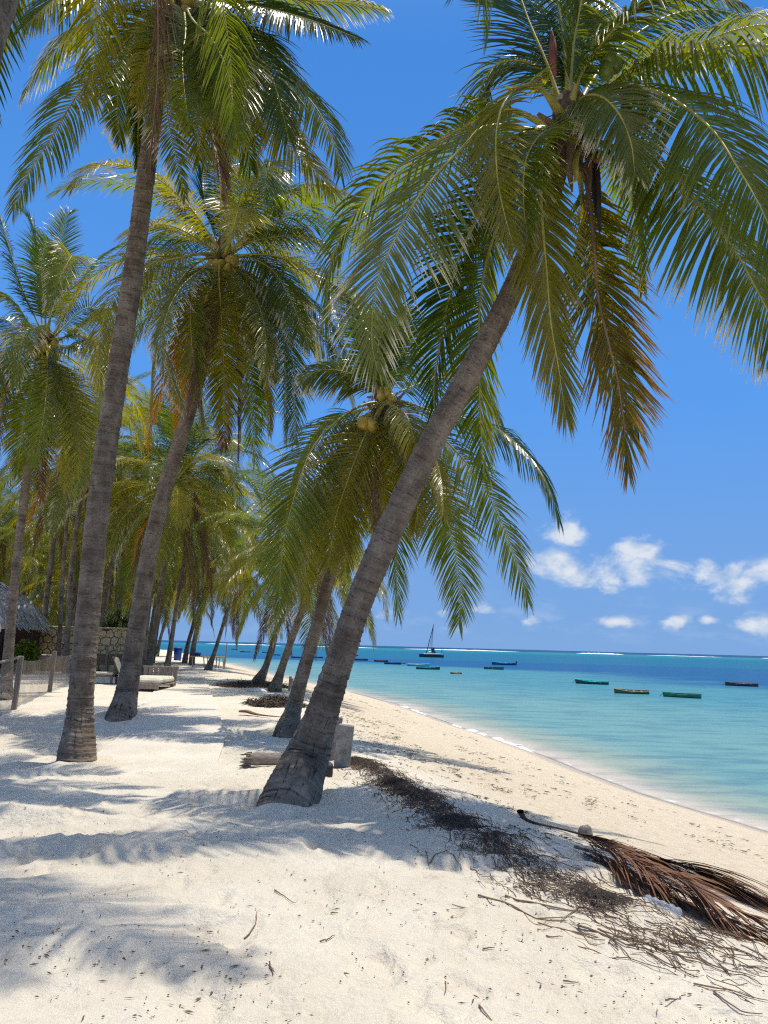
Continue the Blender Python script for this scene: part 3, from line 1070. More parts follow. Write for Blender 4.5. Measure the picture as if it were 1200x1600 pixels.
def lib_frond(root, cls, i, loc, az, s, tilt=0.0):
    o = obj('frond', LIB[cls][i % len(LIB[cls])], root, loc)
    o.rotation_euler = (random.uniform(-.2, .2), tilt, az)
    o.scale = (s, s, s)
    return o


def lib_crown(root, cw, s=1.0, n=20, seed=0, skip=None, classes=None):
    rg = np.random.default_rng(seed)
    c = np.array(cw) - np.array(root.location)
    az = rg.uniform(0, 6.28)
    for i in range(n):
        f = i / n
        cls = 'up' if f < .18 else 'mid' if f < .5 else 'low' if f < .72 else 'hang' if f < .9 else 'dry'
        az += 2.39996 + rg.uniform(-.25, .25)
        if classes and cls not in classes:
            continue
        if skip and skip(az % (2 * math.pi), cls):
            continue
        lib_frond(root, cls, int(rg.integers(0, 5)), c + np.array([math.cos(az), math.sin(az), 0]) * .1 * s + [0, 0, (.30 - .5 * f) * s], az, s * rg.uniform(.88, 1.08), rg.uniform(-.12, .12))


def trunk_pts(spec):
    """spec: (px, py, Y, width px) from the ground up -> points and radii in metres."""
    pts, rad = [], []
    for (px, py, Y, w) in spec:
        p = at(px, py, Y)
        d = Y / px_ray(px, py)[1] * np.linalg.norm(px_ray(px, py)) 
        pts.append(p)
        rad.append(w / F * (Y / px_ray(px, py)[1]) / 2)
    for i in range(len(spec)):      # widths were read along a row: correct for the lean
        a, b = spec[max(i - 1, 0)], spec[min(i + 1, len(spec) - 1)]
        dx, dy = b[0] - a[0], b[1] - a[1]
        rad[i] *= abs(dy) / max(math.hypot(dx, dy), 1e-6) * 0.97
    return pts, rad


def rooted(px, py, spec, w0):
    """Trunk points starting a little under the sand at the photo's foot point."""
    b = on_ground(px, py)
    pts, rad = trunk_pts(spec)
    d = np.linalg.norm(np.array(b) - [0, 0, EYE])
    r0 = w0 / F * (b.y / px_ray(px, py)[1]) / 2
    bb = np.array(b)
    dirv = pts[0] - bb
    under = bb - dirv / np.linalg.norm(dirv) * 0.6
    return b, [under, bb] + pts, [r0 * 1.06, r0 * .93] + rad


# --- the big leaning palm in front
bA, pA, rA = rooted(456, 1250, [(480, 1180, 8.27, 74), (503, 1115, 8.25, 56), (528, 1040, 8.22, 47), (562, 940, 8.18, 46), (607, 835, 8.14, 48), (662, 715, 8.10, 46), (722, 605, 8.07, 43),
                                (778, 500, 8.04, 40), (822, 405, 8.02, 37), (860, 310, 8.0, 33), (884, 225, 8.0, 29)], 98)
A = palm(bA, pA, rA, 'large coconut palm leaning right over the wrack line, nearest of the palms', 11, True, None, 0.012, 64, 1.25)
cA = at(888, 205, 8.0)
crown_parts(A, cA, .15, 21, 0, boots=12)


def fr(tree, base, lst, lm, Y=None, **kw):
    dx = lst[-1][0] - lst[0][0]
    if 'roll' not in kw and abs(dx) > 55 and kw.get('droop', .9) < 1.5:
        kw['roll'] = -.75 if dx > 0 else .75        # fronds blown flat-on to the sea wind
        kw.setdefault('vee', -.1)
    """lst: (px, py, Y) after the crown centre."""
    pts = [base] + [at(*p) for p in lst]
    return hero_frond(tree, pts, lm, **kw)


FA = [
    ([(770, 197, 7.85), (725, 229, 7.6), (658, 302, 7.3), (616, 376, 7.05), (588, 446, 6.9), (581, 530, 6.8), (590, 580, 6.8)], 'leaf_silver', dict(lmax=.98, npair=125, droop=.55, vee=-.3, wmax=.030, roll=.85)),
    ([(800, 172, 8.15), (740, 190, 8.3), (630, 255, 8.5), (560, 325, 8.6), (520, 400, 8.7), (508, 500, 8.75)], 'leaf_green', dict(lmax=1.0, npair=120, droop=1.3, vee=.15, wmax=.040, roll=.15)),
    ([(840, 135, 7.6), (795, 152, 7.3), (777, 200, 7.1), (777, 271, 7.0), (788, 333, 7.0), (803, 385, 7.0)], 'leaf_yellow', dict(lmax=.62, npair=85, droop=.5, vee=.1, wmax=.036)),
    ([(856, 105, 8.1), (828, 38, 8.2), (800, -30, 8.35), (755, -60, 8.5), (715, -20, 8.6)], 'leaf_deep', dict(lmax=.9, droop=.7)),
    ([(892, 110, 7.9), (900, 42, 7.8), (925, -50, 7.6), (990, -120, 7.3), (1060, -110, 7.0)], 'leaf_silver', dict(lmax=.8, droop=.9)),
    ([(960, 128, 7.9), (1021, 87, 7.8), (1096, 67, 7.6), (1150, 47, 7.5), (1210, 40, 7.4), (1290, 70, 7.3)], 'leaf_silver', dict(lmax=.55, droop=1.6, wmax=.026, label='thin weathered frond reaching right')),
    ([(958, 138, 7.8), (1008, 104, 7.6), (1096, 80, 7.2), (1200, 72, 6.9), (1290, 110, 6.7), (1350, 190, 6.6)], 'leaf_green', dict(lmax=1.05, droop=3.2, vee=-.1, wmax=.042, npair=105, dpow=.6)),
    ([(967, 142, 7.6), (1025, 144, 7.25), (1075, 171, 6.95), (1117, 208, 6.7), (1150, 258, 6.5), (1178, 305, 6.4), (1200, 350, 6.3), (1212, 400, 6.3)], 'leaf_green', dict(lmax=.98, droop=.9, npair=140, wmax=.032, vee=-.35, roll=-.8)),
    ([(940, 225, 7.9), (1000, 245, 7.7), (1050, 270, 7.5), (1109, 341, 7.3), (1151, 397, 7.2), (1182, 453, 7.1), (1210, 510, 7.1), (1225, 580, 7.1)], 'leaf_silver', dict(lmax=1.12, droop=.8, npair=140, wmax=.032, vee=-.3, roll=-1.0)),
    ([(858, 218, 7.7), (846, 280, 7.5), (848, 350, 7.4), (855, 425, 7.35), (861, 502, 7.35), (873, 575, 7.4), (884, 650, 7.4)], 'leaf_yellow', dict(lmax=.82, droop=.45, vee=-.05, npair=150, wmax=.030, amax=42, amin=12, label='olive frond hanging straight down in front of the trunk')),
    ([(915, 280, 7.9), (927, 372, 7.95), (934, 460, 8.0), (948, 523, 8.0), (965, 593, 8.0), (976, 670, 8.0), (982, 735, 8.0)], 'leaf_browning', dict(lmax=.92, droop=.45, amax=52, amin=14, npair=130, roll=1.35, rm='rachis_dry', clump=.8, wmax=.03, label='browning frond hanging down right of the olive one')),
    ([(905, 270, 8.2), (912, 330, 8.4), (930, 418, 8.5), (951, 516, 8.6), (974, 600, 8.6), (998, 672, 8.6)], 'leaf_deep', dict(lmax=1.0, droop=.25, vee=0, npair=100, wmax=.036)),
    ([(820, 230, 8.3), (765, 310, 8.7), (721, 390, 8.9), (704, 453, 9.0), (688, 530, 9.05), (678, 600, 9.1), (680, 660, 9.1)], 'leaf_deep', dict(lmax=.95, droop=.8, npair=110, wmax=.040, roll=0)),
    ([(830, 260, 8.5), (775, 360, 9.0), (752, 450, 9.2), (748, 540, 9.25), (750, 640, 9.3), (756, 745, 9.3)], 'leaf_green', dict(lmax=.9, droop=.6, wmax=.042, roll=0)),
    ([(842, 108, 8.2), (783, 98, 8.3), (752, 137, 8.4), (744, 195, 8.4), (750, 240, 8.4)], 'leaf_green', dict(lmax=.7, droop=.9, npair=80)),
    ([(930, 120, 8.4), (985, 60, 8.8), (1060, 20, 9.2), (1140, 20, 9.4), (1200, 60, 9.5)], 'leaf_deep', dict(lmax=.9, droop=1.4)),
    ([(905, 120, 7.7), (950, 55, 7.3), (1010, 0, 6.9), (1085, -20, 6.6), (1150, 0, 6.5)], 'leaf_green', dict(lmax=.8, droop=1.4)),
    ([(885, 110, 8.2), (875, 20, 8.6), (850, -70, 8.9), (800, -120, 9.3)], 'leaf_deep', dict(lmax=.85, droop=.9)),
    ([(880, 130, 8.4), (890, 60, 9.0), (920, 20, 9.7), (960, 20, 10.2), (990, 60, 10.6)], 'leaf_green', dict(lmax=.9, droop=.9)),
    ([(920, 230, 8.3), (960, 250, 8.8), (985, 300, 9.2), (1000, 380, 9.4), (1005, 450, 9.5)], 'leaf_green', dict(lmax=.7, droop=.8)),
    ([(842, 215, 8.4), (800, 245, 8.9), (770, 300, 9.3), (760, 380, 9.6), (765, 440, 9.7)], 'leaf_deep', dict(lmax=.75, droop=.9)),
]
FA += [
    ([(872, 205, 7.6), (845, 212, 7.3), (822, 250, 7.1), (818, 310, 7.0), (824, 370, 7.0)], 'leaf_green', dict(lmax=.7, droop=.8, npair=95)),
    ([(905, 160, 7.6), (935, 150, 7.3), (965, 175, 7.1), (985, 220, 7.0), (992, 270, 7.0)], 'leaf_silver', dict(lmax=.7, droop=1.1, npair=95)),
]
for i, (pts, lm, kw) in enumerate(FA):
    kw = dict(kw)
    kw.setdefault('npair', 118)
    kw.setdefault('wmax', .034)
    kw.setdefault('r0', .046)
    kw['wmax'] = min(kw['wmax'], .037)
    fr(A, cA + [0, 0, .08 if pts[0][1] < 150 else -.1], pts, lm, seed=100 + i, **kw)
oA = np.array(A.location)
for (px, py, Y, k, s) in ((951, 92, 7.65, 'nut_green', .85), (947, 110, 7.62, 'nut_green', .8), (897, 214, 7.62, 'nut_brown', .72), (935, 247, 7.68, 'nut_brown', .7),
                          (915, 232, 7.7, 'nut_brown', .7), (922, 262, 7.75, 'nut_brown', .7), (905, 196, 7.7, 'nut_brown', .66), (962, 100, 7.7, 'nut_green', .8)):
    nut(A, at(px, py, Y) - oA, k, s)
for (pts, r_, m_) in (([(868, 120, 7.9), (864, 90, 7.85), (863, 62, 7.85), (861, 44, 7.85)], [.02, .06, .045, .004], 'spathe_red'),
                      ([(930, 225, 7.7), (934, 280, 7.65), (936, 330, 7.65), (937, 372, 7.65)], [.02, .035, .03, .006], 'spathe_dark'),
                      ([(922, 230, 7.75), (926, 270, 7.7), (929, 310, 7.7), (931, 340, 7.7)], [.02, .04, .03, .006], 'spathe_dark'),
                      ([(945, 225, 7.8), (958, 250, 7.75), (966, 275, 7.75)], [.02, .045, .006], 'spathe_dark'),
                      ([(905, 230, 7.6), (899, 255, 7.5), (900, 280, 7.5), (888, 287, 7.5)], [.03, .038, .032, .012], 'rachis'),
                      ([(880, 215, 7.7), (868, 245, 7.55), (856, 262, 7.5), (850, 330, 7.5)], [.05, .04, .03, .012], 'boot'),
                      ([(888, 200, 7.7), (893, 225, 7.6), (890, 262, 7.6), (894, 300, 7.6)], [.05, .06, .05, .01], 'boot'),
                      ([(900, 215, 7.7), (918, 245, 7.65), (922, 285, 7.65), (915, 330, 7.65)], [.05, .055, .04, .008], 'fibre')):
    mb = MB()
    mb.tube(catmull([at(*p) for p in pts], 14), np.interp(np.linspace(0, 1, 14), np.linspace(0, 1, len(r_)), r_), 8, flat=.6)
    mb.build('flower_sheath', M[m_], A, True)

# --- tall palm at left front
bB, pB, rB = rooted(118, 1187, [(124, 1120, 10.3, 42.3), (130, 1040, 10.26, 38.9), (143, 900, 10.2, 36.4), (155, 780, 10.1, 34.7), (178, 620, 10.0, 33.0), (200, 480, 9.95, 31.3), (222, 320, 9.9, 28.8), (242, 170, 9.8, 26.2),
                                (262, 70, 9.7, 24.6), (280, 10, 9.65, 22.0)], 64)
B = palm(bB, pB, rB, 'tall straight coconut palm left of the path, its crown cut off by the top edge', 12, True, None, 0.013, 56, 1.15)
cB = at(284, 0, 9.6)
crown_parts(B, cB, .14, 22, 5, 'nut_yellow', 10)
FB = [
    ([(250, 25, 9.4), (215, 48, 9.2), (165, 100, 8.9), (120, 150, 8.7), (80, 215, 8.6), (45, 270, 8.5), (20, 330, 8.5)], 'leaf_green', dict(lmax=.75, droop=1.2, rm='rachis_orange')),
    ([(240, 0, 9.7), (190, 10, 9.9), (130, 40, 10.2), (85, 80, 10.4), (50, 125, 10.5), (35, 150, 10.5)], 'leaf_silver', dict(lmax=.8, droop=1.3)),
    ([(325, 40, 9.3), (360, 95, 9.1), (400, 165, 8.9), (448, 225, 8.8), (495, 270, 8.75), (520, 300, 8.75)], 'leaf_yellow', dict(lmax=.85, droop=.9, wmax=.04)),
    ([(330, 15, 9.5), (390, 55, 9.4), (440, 110, 9.4), (495, 170, 9.4), (528, 240, 9.4), (532, 275, 9.4)], 'leaf_green', dict(lmax=.85, droop=1.2, wmax=.04)),
    ([(310, 60, 9.5), (322, 120, 9.5), (330, 190, 9.5), (342, 260, 9.5), (346, 310, 9.5)], 'leaf_dry', dict(lmax=.75, droop=.3, amax=40, amin=16, rm='rachis_dry', label='dead red brown frond hanging right of the trunk')),
    ([(262, 50, 9.2), (256, 110, 9.0), (262, 180, 8.9), (274, 240, 8.9), (290, 310, 8.9)], 'leaf_silver', dict(lmax=.6, droop=.6)),
    ([(330, -15, 9.4), (400, -12, 9.2), (470, 0, 9.0), (540, 5, 8.9), (600, 15, 8.8)], 'leaf_silver', dict(lmax=.6, droop=1.6)),
    ([(235, 45, 9.9), (222, 100, 10.1), (216, 180, 10.2), (216, 260, 10.2)], 'leaf_green', dict(lmax=.5, droop=.5, amax=30)),
    ([(300, 60, 9.1), (306, 120, 8.9), (308, 190, 8.8), (312, 250, 8.8)], 'leaf_yellow', dict(lmax=.85, droop=.6, wmax=.04)),
    ([(340, 30, 9.0), (385, 60, 8.6), (420, 110, 8.3), (440, 170, 8.2), (450, 215, 8.2)], 'leaf_deep', dict(lmax=.85, droop=1.3, wmax=.04)),
    ([(245, -15, 9.3), (180, -30, 9.0), (100, -10, 8.7), (40, 40, 8.5)], 'leaf_green', dict(lmax=.85, droop=1.3)),
    ([(300, 30, 9.0), (330, 60, 8.5), (355, 110, 8.2), (365, 170, 8.0), (370, 215, 8.0)], 'leaf_green', dict(lmax=.9, droop=1.0, wmax=.042)),
    ([(275, 35, 9.1), (250, 60, 8.7), (225, 110, 8.5), (212, 160, 8.4)], 'leaf_yellow', dict(lmax=.5, droop=.8, rm='rachis_orange')),
    ([(320, 0, 9.2), (400, 10, 8.7), (480, 30, 8.3), (560, 60, 8.1)], 'leaf_deep', dict(lmax=.65, droop=1.0)),
    ([(290, 45, 8.9), (285, 90, 8.5), (288, 140, 8.3), (296, 200, 8.2)], 'leaf_green', dict(lmax=.8, droop=.9)),
    ([(285, -80, 9.6), (300, -220, 9.4), (350, -330, 9.2), (420, -340, 9.0)], 'leaf_green', dict(lmax=.85)),
    ([(270, -80, 9.6), (240, -200, 9.7), (180, -280, 9.8), (110, -260, 9.9)], 'leaf_green', dict(lmax=.85)),
    ([(310, -60, 9.8), (380, -150, 10.4), (450, -150, 10.9), (510, -90, 11.3)], 'leaf_green', dict(lmax=.85)),
    ([(285, -60, 9.2), (290, -160, 8.4), (300, -220, 7.6), (310, -220, 7.0)], 'leaf_green', dict(lmax=.85)),
    ([(280, -40, 10.0), (270, -100, 11), (260, -90, 12), (255, -30, 12.8)], 'leaf_deep', dict(lmax=.85)),
    ([(300, 20, 10.0), (345, 50, 10.8), (385, 110, 11.4), (405, 190, 11.8)], 'leaf_deep', dict(lmax=.9, droop=1.0)),
]
FB += [
    ([(320, 20, 9.9), (380, 60, 10.2), (430, 130, 10.4), (470, 210, 10.5), (485, 285, 10.5)], 'leaf_silver', dict(lmax=.85, droop=1.0)),
    ([(310, 40, 10.0), (350, 100, 10.4), (378, 180, 10.6), (392, 265, 10.6)], 'leaf_green', dict(lmax=.85, droop=.8, roll=0)),
    ([(250, 20, 9.9), (205, 80, 10.2), (185, 150, 10.4), (188, 225, 10.4)], 'leaf_silver', dict(lmax=.7, droop=.9, roll=0)),
    ([(300, 50, 9.8), (318, 120, 10.0), (335, 200, 10.1), (350, 270, 10.1)], 'leaf_yellow', dict(lmax=.7, droop=.7, roll=0)),
]
for i, (pts, lm, kw) in enumerate(FB):
    fr(B, cB + [0, 0, .05], pts, lm, seed=200 + i, **{**dict(npair=118), **kw, **dict(wmax=.030)})

# --- palm whose trunk enters at the top left corner only
pT = [at(-330, 900, 4.35), at(-215, 620, 4.45), at(-110, 330, 4.65), at(-30, 80, 4.9), at(30, -110, 5.15), at(95, -330, 5.5), at(150, -560, 5.9)]
bT = Vector((pT[0][0] * 1.02, 4.2, 0.0))
bT.z = float(gz0(bT.x, bT.y))
T0 = palm(bT, [np.array(bT) - [0, 0, .2], np.array(bT) + [0, 0, .15]] + pT, [.33, .27, .19, .17, .15, .135, .13, .12, .11], 'coconut palm whose leaning trunk only crosses the top left corner', 13, True, None, 0.03, 40)
cT = pT[-1]
crown_parts(T0, cT, .13, 23, 0)
lib_crown(T0, cT, 1.0, 22, 5)
for i, (pts, lm, kw) in enumerate([
    ([(100, -420, 5.6), (20, -280, 5.3), (10, -130, 5.15), (0, 0, 5.1), (-12, 110, 5.1), (-25, 210, 5.1)], 'leaf_deep', dict(lmax=.52, droop=.35)),
    ([(60, -450, 6.1), (-20, -330, 6.4), (-30, -150, 6.5), (-20, 30, 6.5), (-12, 150, 6.5), (-8, 230, 6.5)], 'leaf_dry', dict(lmax=.5, droop=.4, rm='rachis_dry')),
]):
    fr(T0, cT, pts, lm, seed=260 + i, **{**dict(npair=80), **kw})

# --- a very tall palm standing behind the viewer: only its shade falls into the picture, on the rippled sand at left
bS = Vector((-2.4, -2.6, float(gz0(-2.4, -2.6))))
pS = [np.array(bS) - [0, 0, .2], np.array(bS) + [0, 0, .1], np.array([-2.3, -1.2, 4.0]), np.array([-1.9, 1.6, 7.6]), np.array([-1.3, 4.8, 9.9]), np.array([-.5, 7.1, 11.4])]
S_ = palm(bS, pS, [.34, .29, .2, .17, .14, .12], 'very tall coconut palm behind the viewer, seen only by its shade at left', 19, False, None, 0.1, 20)
lib_crown(S_, pS[-1], .92, 19, 8, skip=lambda a, c: math.sin(a) > .25 or c == 'dry')

# --- third palm, left of the path
bC, pC, rC = rooted(189, 1119, [(197, 1085, 16.2, 37.2), (205, 1040, 16.15, 31.6), (217, 960, 16.1, 28.8), (234, 860, 16.0, 27.4), (255, 775, 15.9, 26.0), (281, 690, 15.8, 24.2), (305, 610, 15.7, 23.2), (328, 520, 15.6, 21.4), (345, 430, 15.5, 18.6)], 50)
C_ = palm(bC, pC, rC, 'leaning coconut palm with a shaggy drooping crown, between the tall left palm and the path', 14, True, None, 0.018, 40, 1.1)
cC = at(350, 405, 15.5)
crown_parts(C_, cC, .14, 24, 9, 'nut_yellow', 10)
FC = [
    ([(342, 420, 15.0), (345, 484, 14.8), (349, 551, 14.8), (350, 600, 14.8), (349, 660, 14.9)], 'leaf_yellow', dict(lmax=.9, droop=.5, wmax=.05)),
    ([(379, 399, 15.2), (423, 420, 15.0), (450, 460, 14.9), (467, 500, 14.8), (484, 545, 14.8)], 'leaf_silver', dict(lmax=.85, droop=1.0)),
    ([(369, 386, 15.4), (416, 372, 15.2), (467, 369, 15.1), (505, 385, 15.0), (515, 400, 15)], 'leaf_silver', dict(lmax=.8, droop=1.6)),
    ([(385, 365, 15.3), (443, 305, 15.1), (490, 288, 15.0), (540, 300, 14.9), (560, 318, 14.9)], 'leaf_yellow', dict(lmax=.7, droop=1.3)),
    ([(349, 349, 15.5), (352, 281, 15.4), (372, 225, 15.2), (410, 200, 15.0), (440, 215, 15)], 'leaf_deep', dict(lmax=.9, droop=.8)),
    ([(366, 345, 15.3), (392, 295, 15.0), (416, 258, 14.8), (428, 260, 14.6), (432, 330, 14.6)], 'leaf_green', dict(lmax=.8, droop=1.0)),
    ([(325, 369, 15.3), (305, 335, 15.1), (278, 305, 14.9), (250, 275, 14.8), (238, 280, 14.8)], 'leaf_silver', dict(lmax=.85, droop=1.2)),
    ([(328, 396, 15.3), (295, 400, 15.1), (247, 410, 15.0), (214, 425, 14.9), (184, 453, 14.9), (162, 500, 14.9), (153, 560, 14.9), (160, 625, 14.9)], 'leaf_yellow', dict(lmax=.85, droop=1.2)),
    ([(320, 405, 15.1), (285, 433, 14.8), (258, 484, 14.7), (254, 534, 14.6), (266, 585, 14.6), (287, 640, 14.6)], 'leaf_silver', dict(lmax=.6, droop=.6)),
    ([(369, 426, 15.1), (386, 460, 14.9), (409, 524, 14.8), (430, 590, 14.8)], 'leaf_silver', dict(lmax=.7, droop=.7)),
    ([(385, 430, 15.4), (436, 490, 15.3), (457, 561, 15.3), (460, 620, 15.3), (461, 690, 15.3)], 'leaf_green', dict(lmax=.8, droop=.8)),
    ([(400, 405, 15.6), (467, 455, 15.9), (511, 505, 16.1), (540, 570, 16.2), (552, 600, 16.2)], 'leaf_deep', dict(lmax=.85, droop=1.0, wmax=.045)),
    ([(358, 440, 15.5), (368, 520, 15.5), (372, 602, 15.5), (372, 715, 15.5)], 'leaf_dry', dict(lmax=.6, droop=.4, amax=30, amin=10, rm='rachis_dry', label='dead brown frond hanging right of the trunk')),
    ([(335, 440, 15.4), (322, 500, 15.3), (312, 585, 15.3), (318, 660, 15.3)], 'leaf_dry', dict(lmax=.6, droop=.4, amax=30, rm='rachis_dry')),
    ([(385, 440, 15.2), (412, 520, 15.1), (419, 590, 15.1), (421, 680, 15.1)], 'leaf_yellow', dict(lmax=.5, droop=.5, wmax=.05)),
    ([(320, 415, 15.7), (270, 455, 16), (243, 530, 16.2), (237, 600, 16.2), (236, 670, 16.2)], 'leaf_yellow', dict(lmax=.7, droop=.9)),
    ([(370, 440, 15.8), (385, 540, 16), (392, 620, 16.1), (399, 725, 16.1)], 'leaf_green', dict(lmax=.8, droop=.3, wmax=.045)),
    ([(330, 430, 15.8), (300, 500, 16.1), (285, 590, 16.2), (280, 670, 16.2)], 'leaf_orange', dict(lmax=.7, droop=.7, rm='rachis_orange')),
    ([(340, 430, 15.9), (345, 530, 16.4), (352, 620, 16.5), (350, 700, 16.5)], 'leaf_dry', dict(lmax=.7, droop=.7, rm='rachis_dry')),
    ([(330, 350, 15.6), (315, 290, 15.8), (325, 240, 16), (350, 225, 16.2)], 'leaf_deep', dict(lmax=.85, droop=.8)),
    ([(375, 350, 15.8), (430, 300, 16.3), (475, 300, 16.6), (505, 340, 16.8)], 'leaf_green', dict(lmax=.85, droop=1.0)),
    ([(330, 390, 15.9), (270, 360, 16.5), (225, 385, 16.9), (195, 440, 17.1)], 'leaf_green', dict(lmax=.8, droop=1.1)),
    ([(400, 440, 15.3), (440, 520, 15.2), (447, 610, 15.2), (445, 690, 15.2)], 'leaf_green', dict(lmax=.7, droop=.7)),
    ([(320, 420, 15.0), (300, 470, 14.6), (300, 540, 14.4), (310, 610, 14.4)], 'leaf_green', dict(lmax=.8, droop=.8)),
]
for i, (pts, lm, kw) in enumerate(FC):
    fr(C_, cC, pts, lm, seed=300 + i, **{**dict(segs=4), **kw, **dict(npair=124, wmax=.030, lmax=kw.get('lmax', .85) * 1.06)})
lib_crown(C_, cC, .95, 34, 301, classes=('mid', 'low', 'hang', 'dry'))

# --- palm behind the leaning one
bJ, pJ, rJ = rooted(449, 1146, [(458, 1110, 14.05, 28.1), (471, 1060, 14.0, 22.6), (493, 985, 13.9, 20.7), (512, 915, 13.8, 19.5), (537, 830, 13.7, 18.3), (566, 745, 13.6, 17.2), (588, 680, 13.5, 15.6), (598, 640, 13.5, 13.3)], 44)
J = palm(bJ, pJ, rJ, 'coconut palm with ripe yellow nuts just behind the big leaning palm', 15, True, None, 0.017, 40, 1.1)
cJ = at(602, 630, 13.5)
crown_parts(J, cJ, .13, 25, 0, boots=9)
oJ = np.array(J.location)
for (px, py, Y, s) in ((568, 661, 13.0, 1.2), (581, 665, 13.0, 1.2), (548, 675, 13.05, 1.15), (575, 655, 13.2, 1.0), (560, 668, 13.2, 1.0), (606, 612, 13.1, .8), (596, 618, 13.1, .8), (612, 622, 13.1, .8)):
    nut(J, at(px, py, Y) - oJ, 'nut_yellow', s)
FJ = [
    ([(570, 632, 13.3), (530, 655, 13.0), (487, 703, 12.8), (456, 790, 12.6), (440, 872, 12.6), (437, 950, 12.6)], 'leaf_green', dict(lmax=.92, droop=.7)),
    ([(583, 655, 13.1), (562, 700, 12.8), (540, 760, 12.7), (523, 815, 12.7), (514, 885, 12.7)], 'leaf_yellow', dict(lmax=.9, droop=.6)),
    ([(590, 650, 13.2), (575, 690, 13.0), (552, 750, 12.9), (543, 830, 12.9), (540, 890, 12.9)], 'leaf_yellow', dict(lmax=.8, droop=.7)),
    ([(612, 633, 13.0), (634, 648, 12.6), (646, 682, 12.4), (648, 722, 12.4)], 'leaf_yellow', dict(lmax=.75, droop=1.3, npair=60, wmax=.055)),
    ([(630, 645, 13.4), (665, 665, 13.4), (702, 694, 13.4), (750, 752, 13.4), (786, 820, 13.4), (808, 881, 13.4), (825, 940, 13.4)], 'leaf_green', dict(lmax=.9, droop=.7, wmax=.045)),
    ([(630, 628, 13.6), (670, 640, 13.8), (720, 652, 13.9), (781, 673, 14.0), (833, 720, 14.0), (860, 768, 14.0), (874, 815, 14.0)], 'leaf_deep', dict(lmax=.9, droop=1.1, wmax=.045)),
    ([(620, 655, 13.3), (650, 710, 13.1), (690, 790, 13.0), (711, 863, 13.0), (720, 928, 13.0), (716, 975, 13.0)], 'leaf_green', dict(lmax=.85, droop=.8)),
    ([(618, 665, 13.6), (632, 740, 13.7), (628, 810, 13.7), (619, 870, 13.7), (622, 960, 13.7)], 'leaf_green', dict(lmax=.8, droop=.6)),
    ([(590, 622, 13.6), (575, 597, 13.7), (535, 580, 13.8), (495, 580, 13.8), (472, 600, 13.9)], 'leaf_silver', dict(lmax=.8, droop=1.4)),
    ([(593, 605, 13.5), (583, 570, 13.5), (572, 520, 13.5), (552, 470, 13.5), (520, 445, 13.5)], 'leaf_green', dict(lmax=.75, droop=.8)),
    ([(612, 605, 13.4), (634, 572, 13.3), (660, 520, 13.2), (700, 480, 13.1), (740, 475, 13.1)], 'leaf_green', dict(lmax=.85, droop=.9)),
    ([(600, 665, 13.8), (598, 720, 14), (600, 780, 14.1), (606, 850, 14.1)], 'leaf_yellow', dict(lmax=.7, droop=.6)),
    ([(603, 605, 13.8), (612, 550, 14.1), (630, 500, 14.5), (640, 480, 14.9)], 'leaf_silver', dict(lmax=.8, droop=.8)),
    ([(580, 650, 13.7), (540, 690, 13.9), (500, 750, 14), (478, 830, 14.1), (470, 920, 14.1)], 'leaf_deep', dict(lmax=.85, droop=.8)),
    ([(630, 660, 13.7), (680, 720, 14), (700, 790, 14.2), (690, 860, 14.2)], 'leaf_green', dict(lmax=.8, droop=.8)),
    ([(570, 640, 13.9), (510, 660, 14.4), (470, 720, 14.7), (450, 800, 14.8)], 'leaf_green', dict(lmax=.85, droop=.9)),
    ([(630, 610, 13.9), (700, 590, 14.4), (760, 620, 14.8), (790, 680, 15)], 'leaf_green', dict(lmax=.85, droop=1)),
    ([(597, 600, 13.2), (590, 555, 12.9), (600, 515, 12.6), (630, 520, 12.3)], 'leaf_deep', dict(lmax=.75, droop=.9)),
    ([(575, 660, 13.4), (548, 720, 13.3), (500, 800, 13.3), (480, 870, 13.3), (476, 940, 13.3)], 'leaf_yellow', dict(lmax=.75, droop=.6)),
    ([(612, 665, 13.1), (640, 730, 12.8), (652, 790, 12.8), (648, 830, 12.8)], 'leaf_yellow', dict(lmax=.7, droop=.7)),
]
for i, (pts, lm, kw) in enumerate(FJ):
    fr(J, cJ, pts, lm, seed=400 + i, **{**dict(segs=4), **kw, **dict(npair=kw.get('npair', 118), wmax=min(kw.get('wmax', .031), .036), lmax=kw.get('lmax', .85) * 1.05)})
lib_crown(J, cJ, .75, 18, 401, classes=('hang', 'dry'))

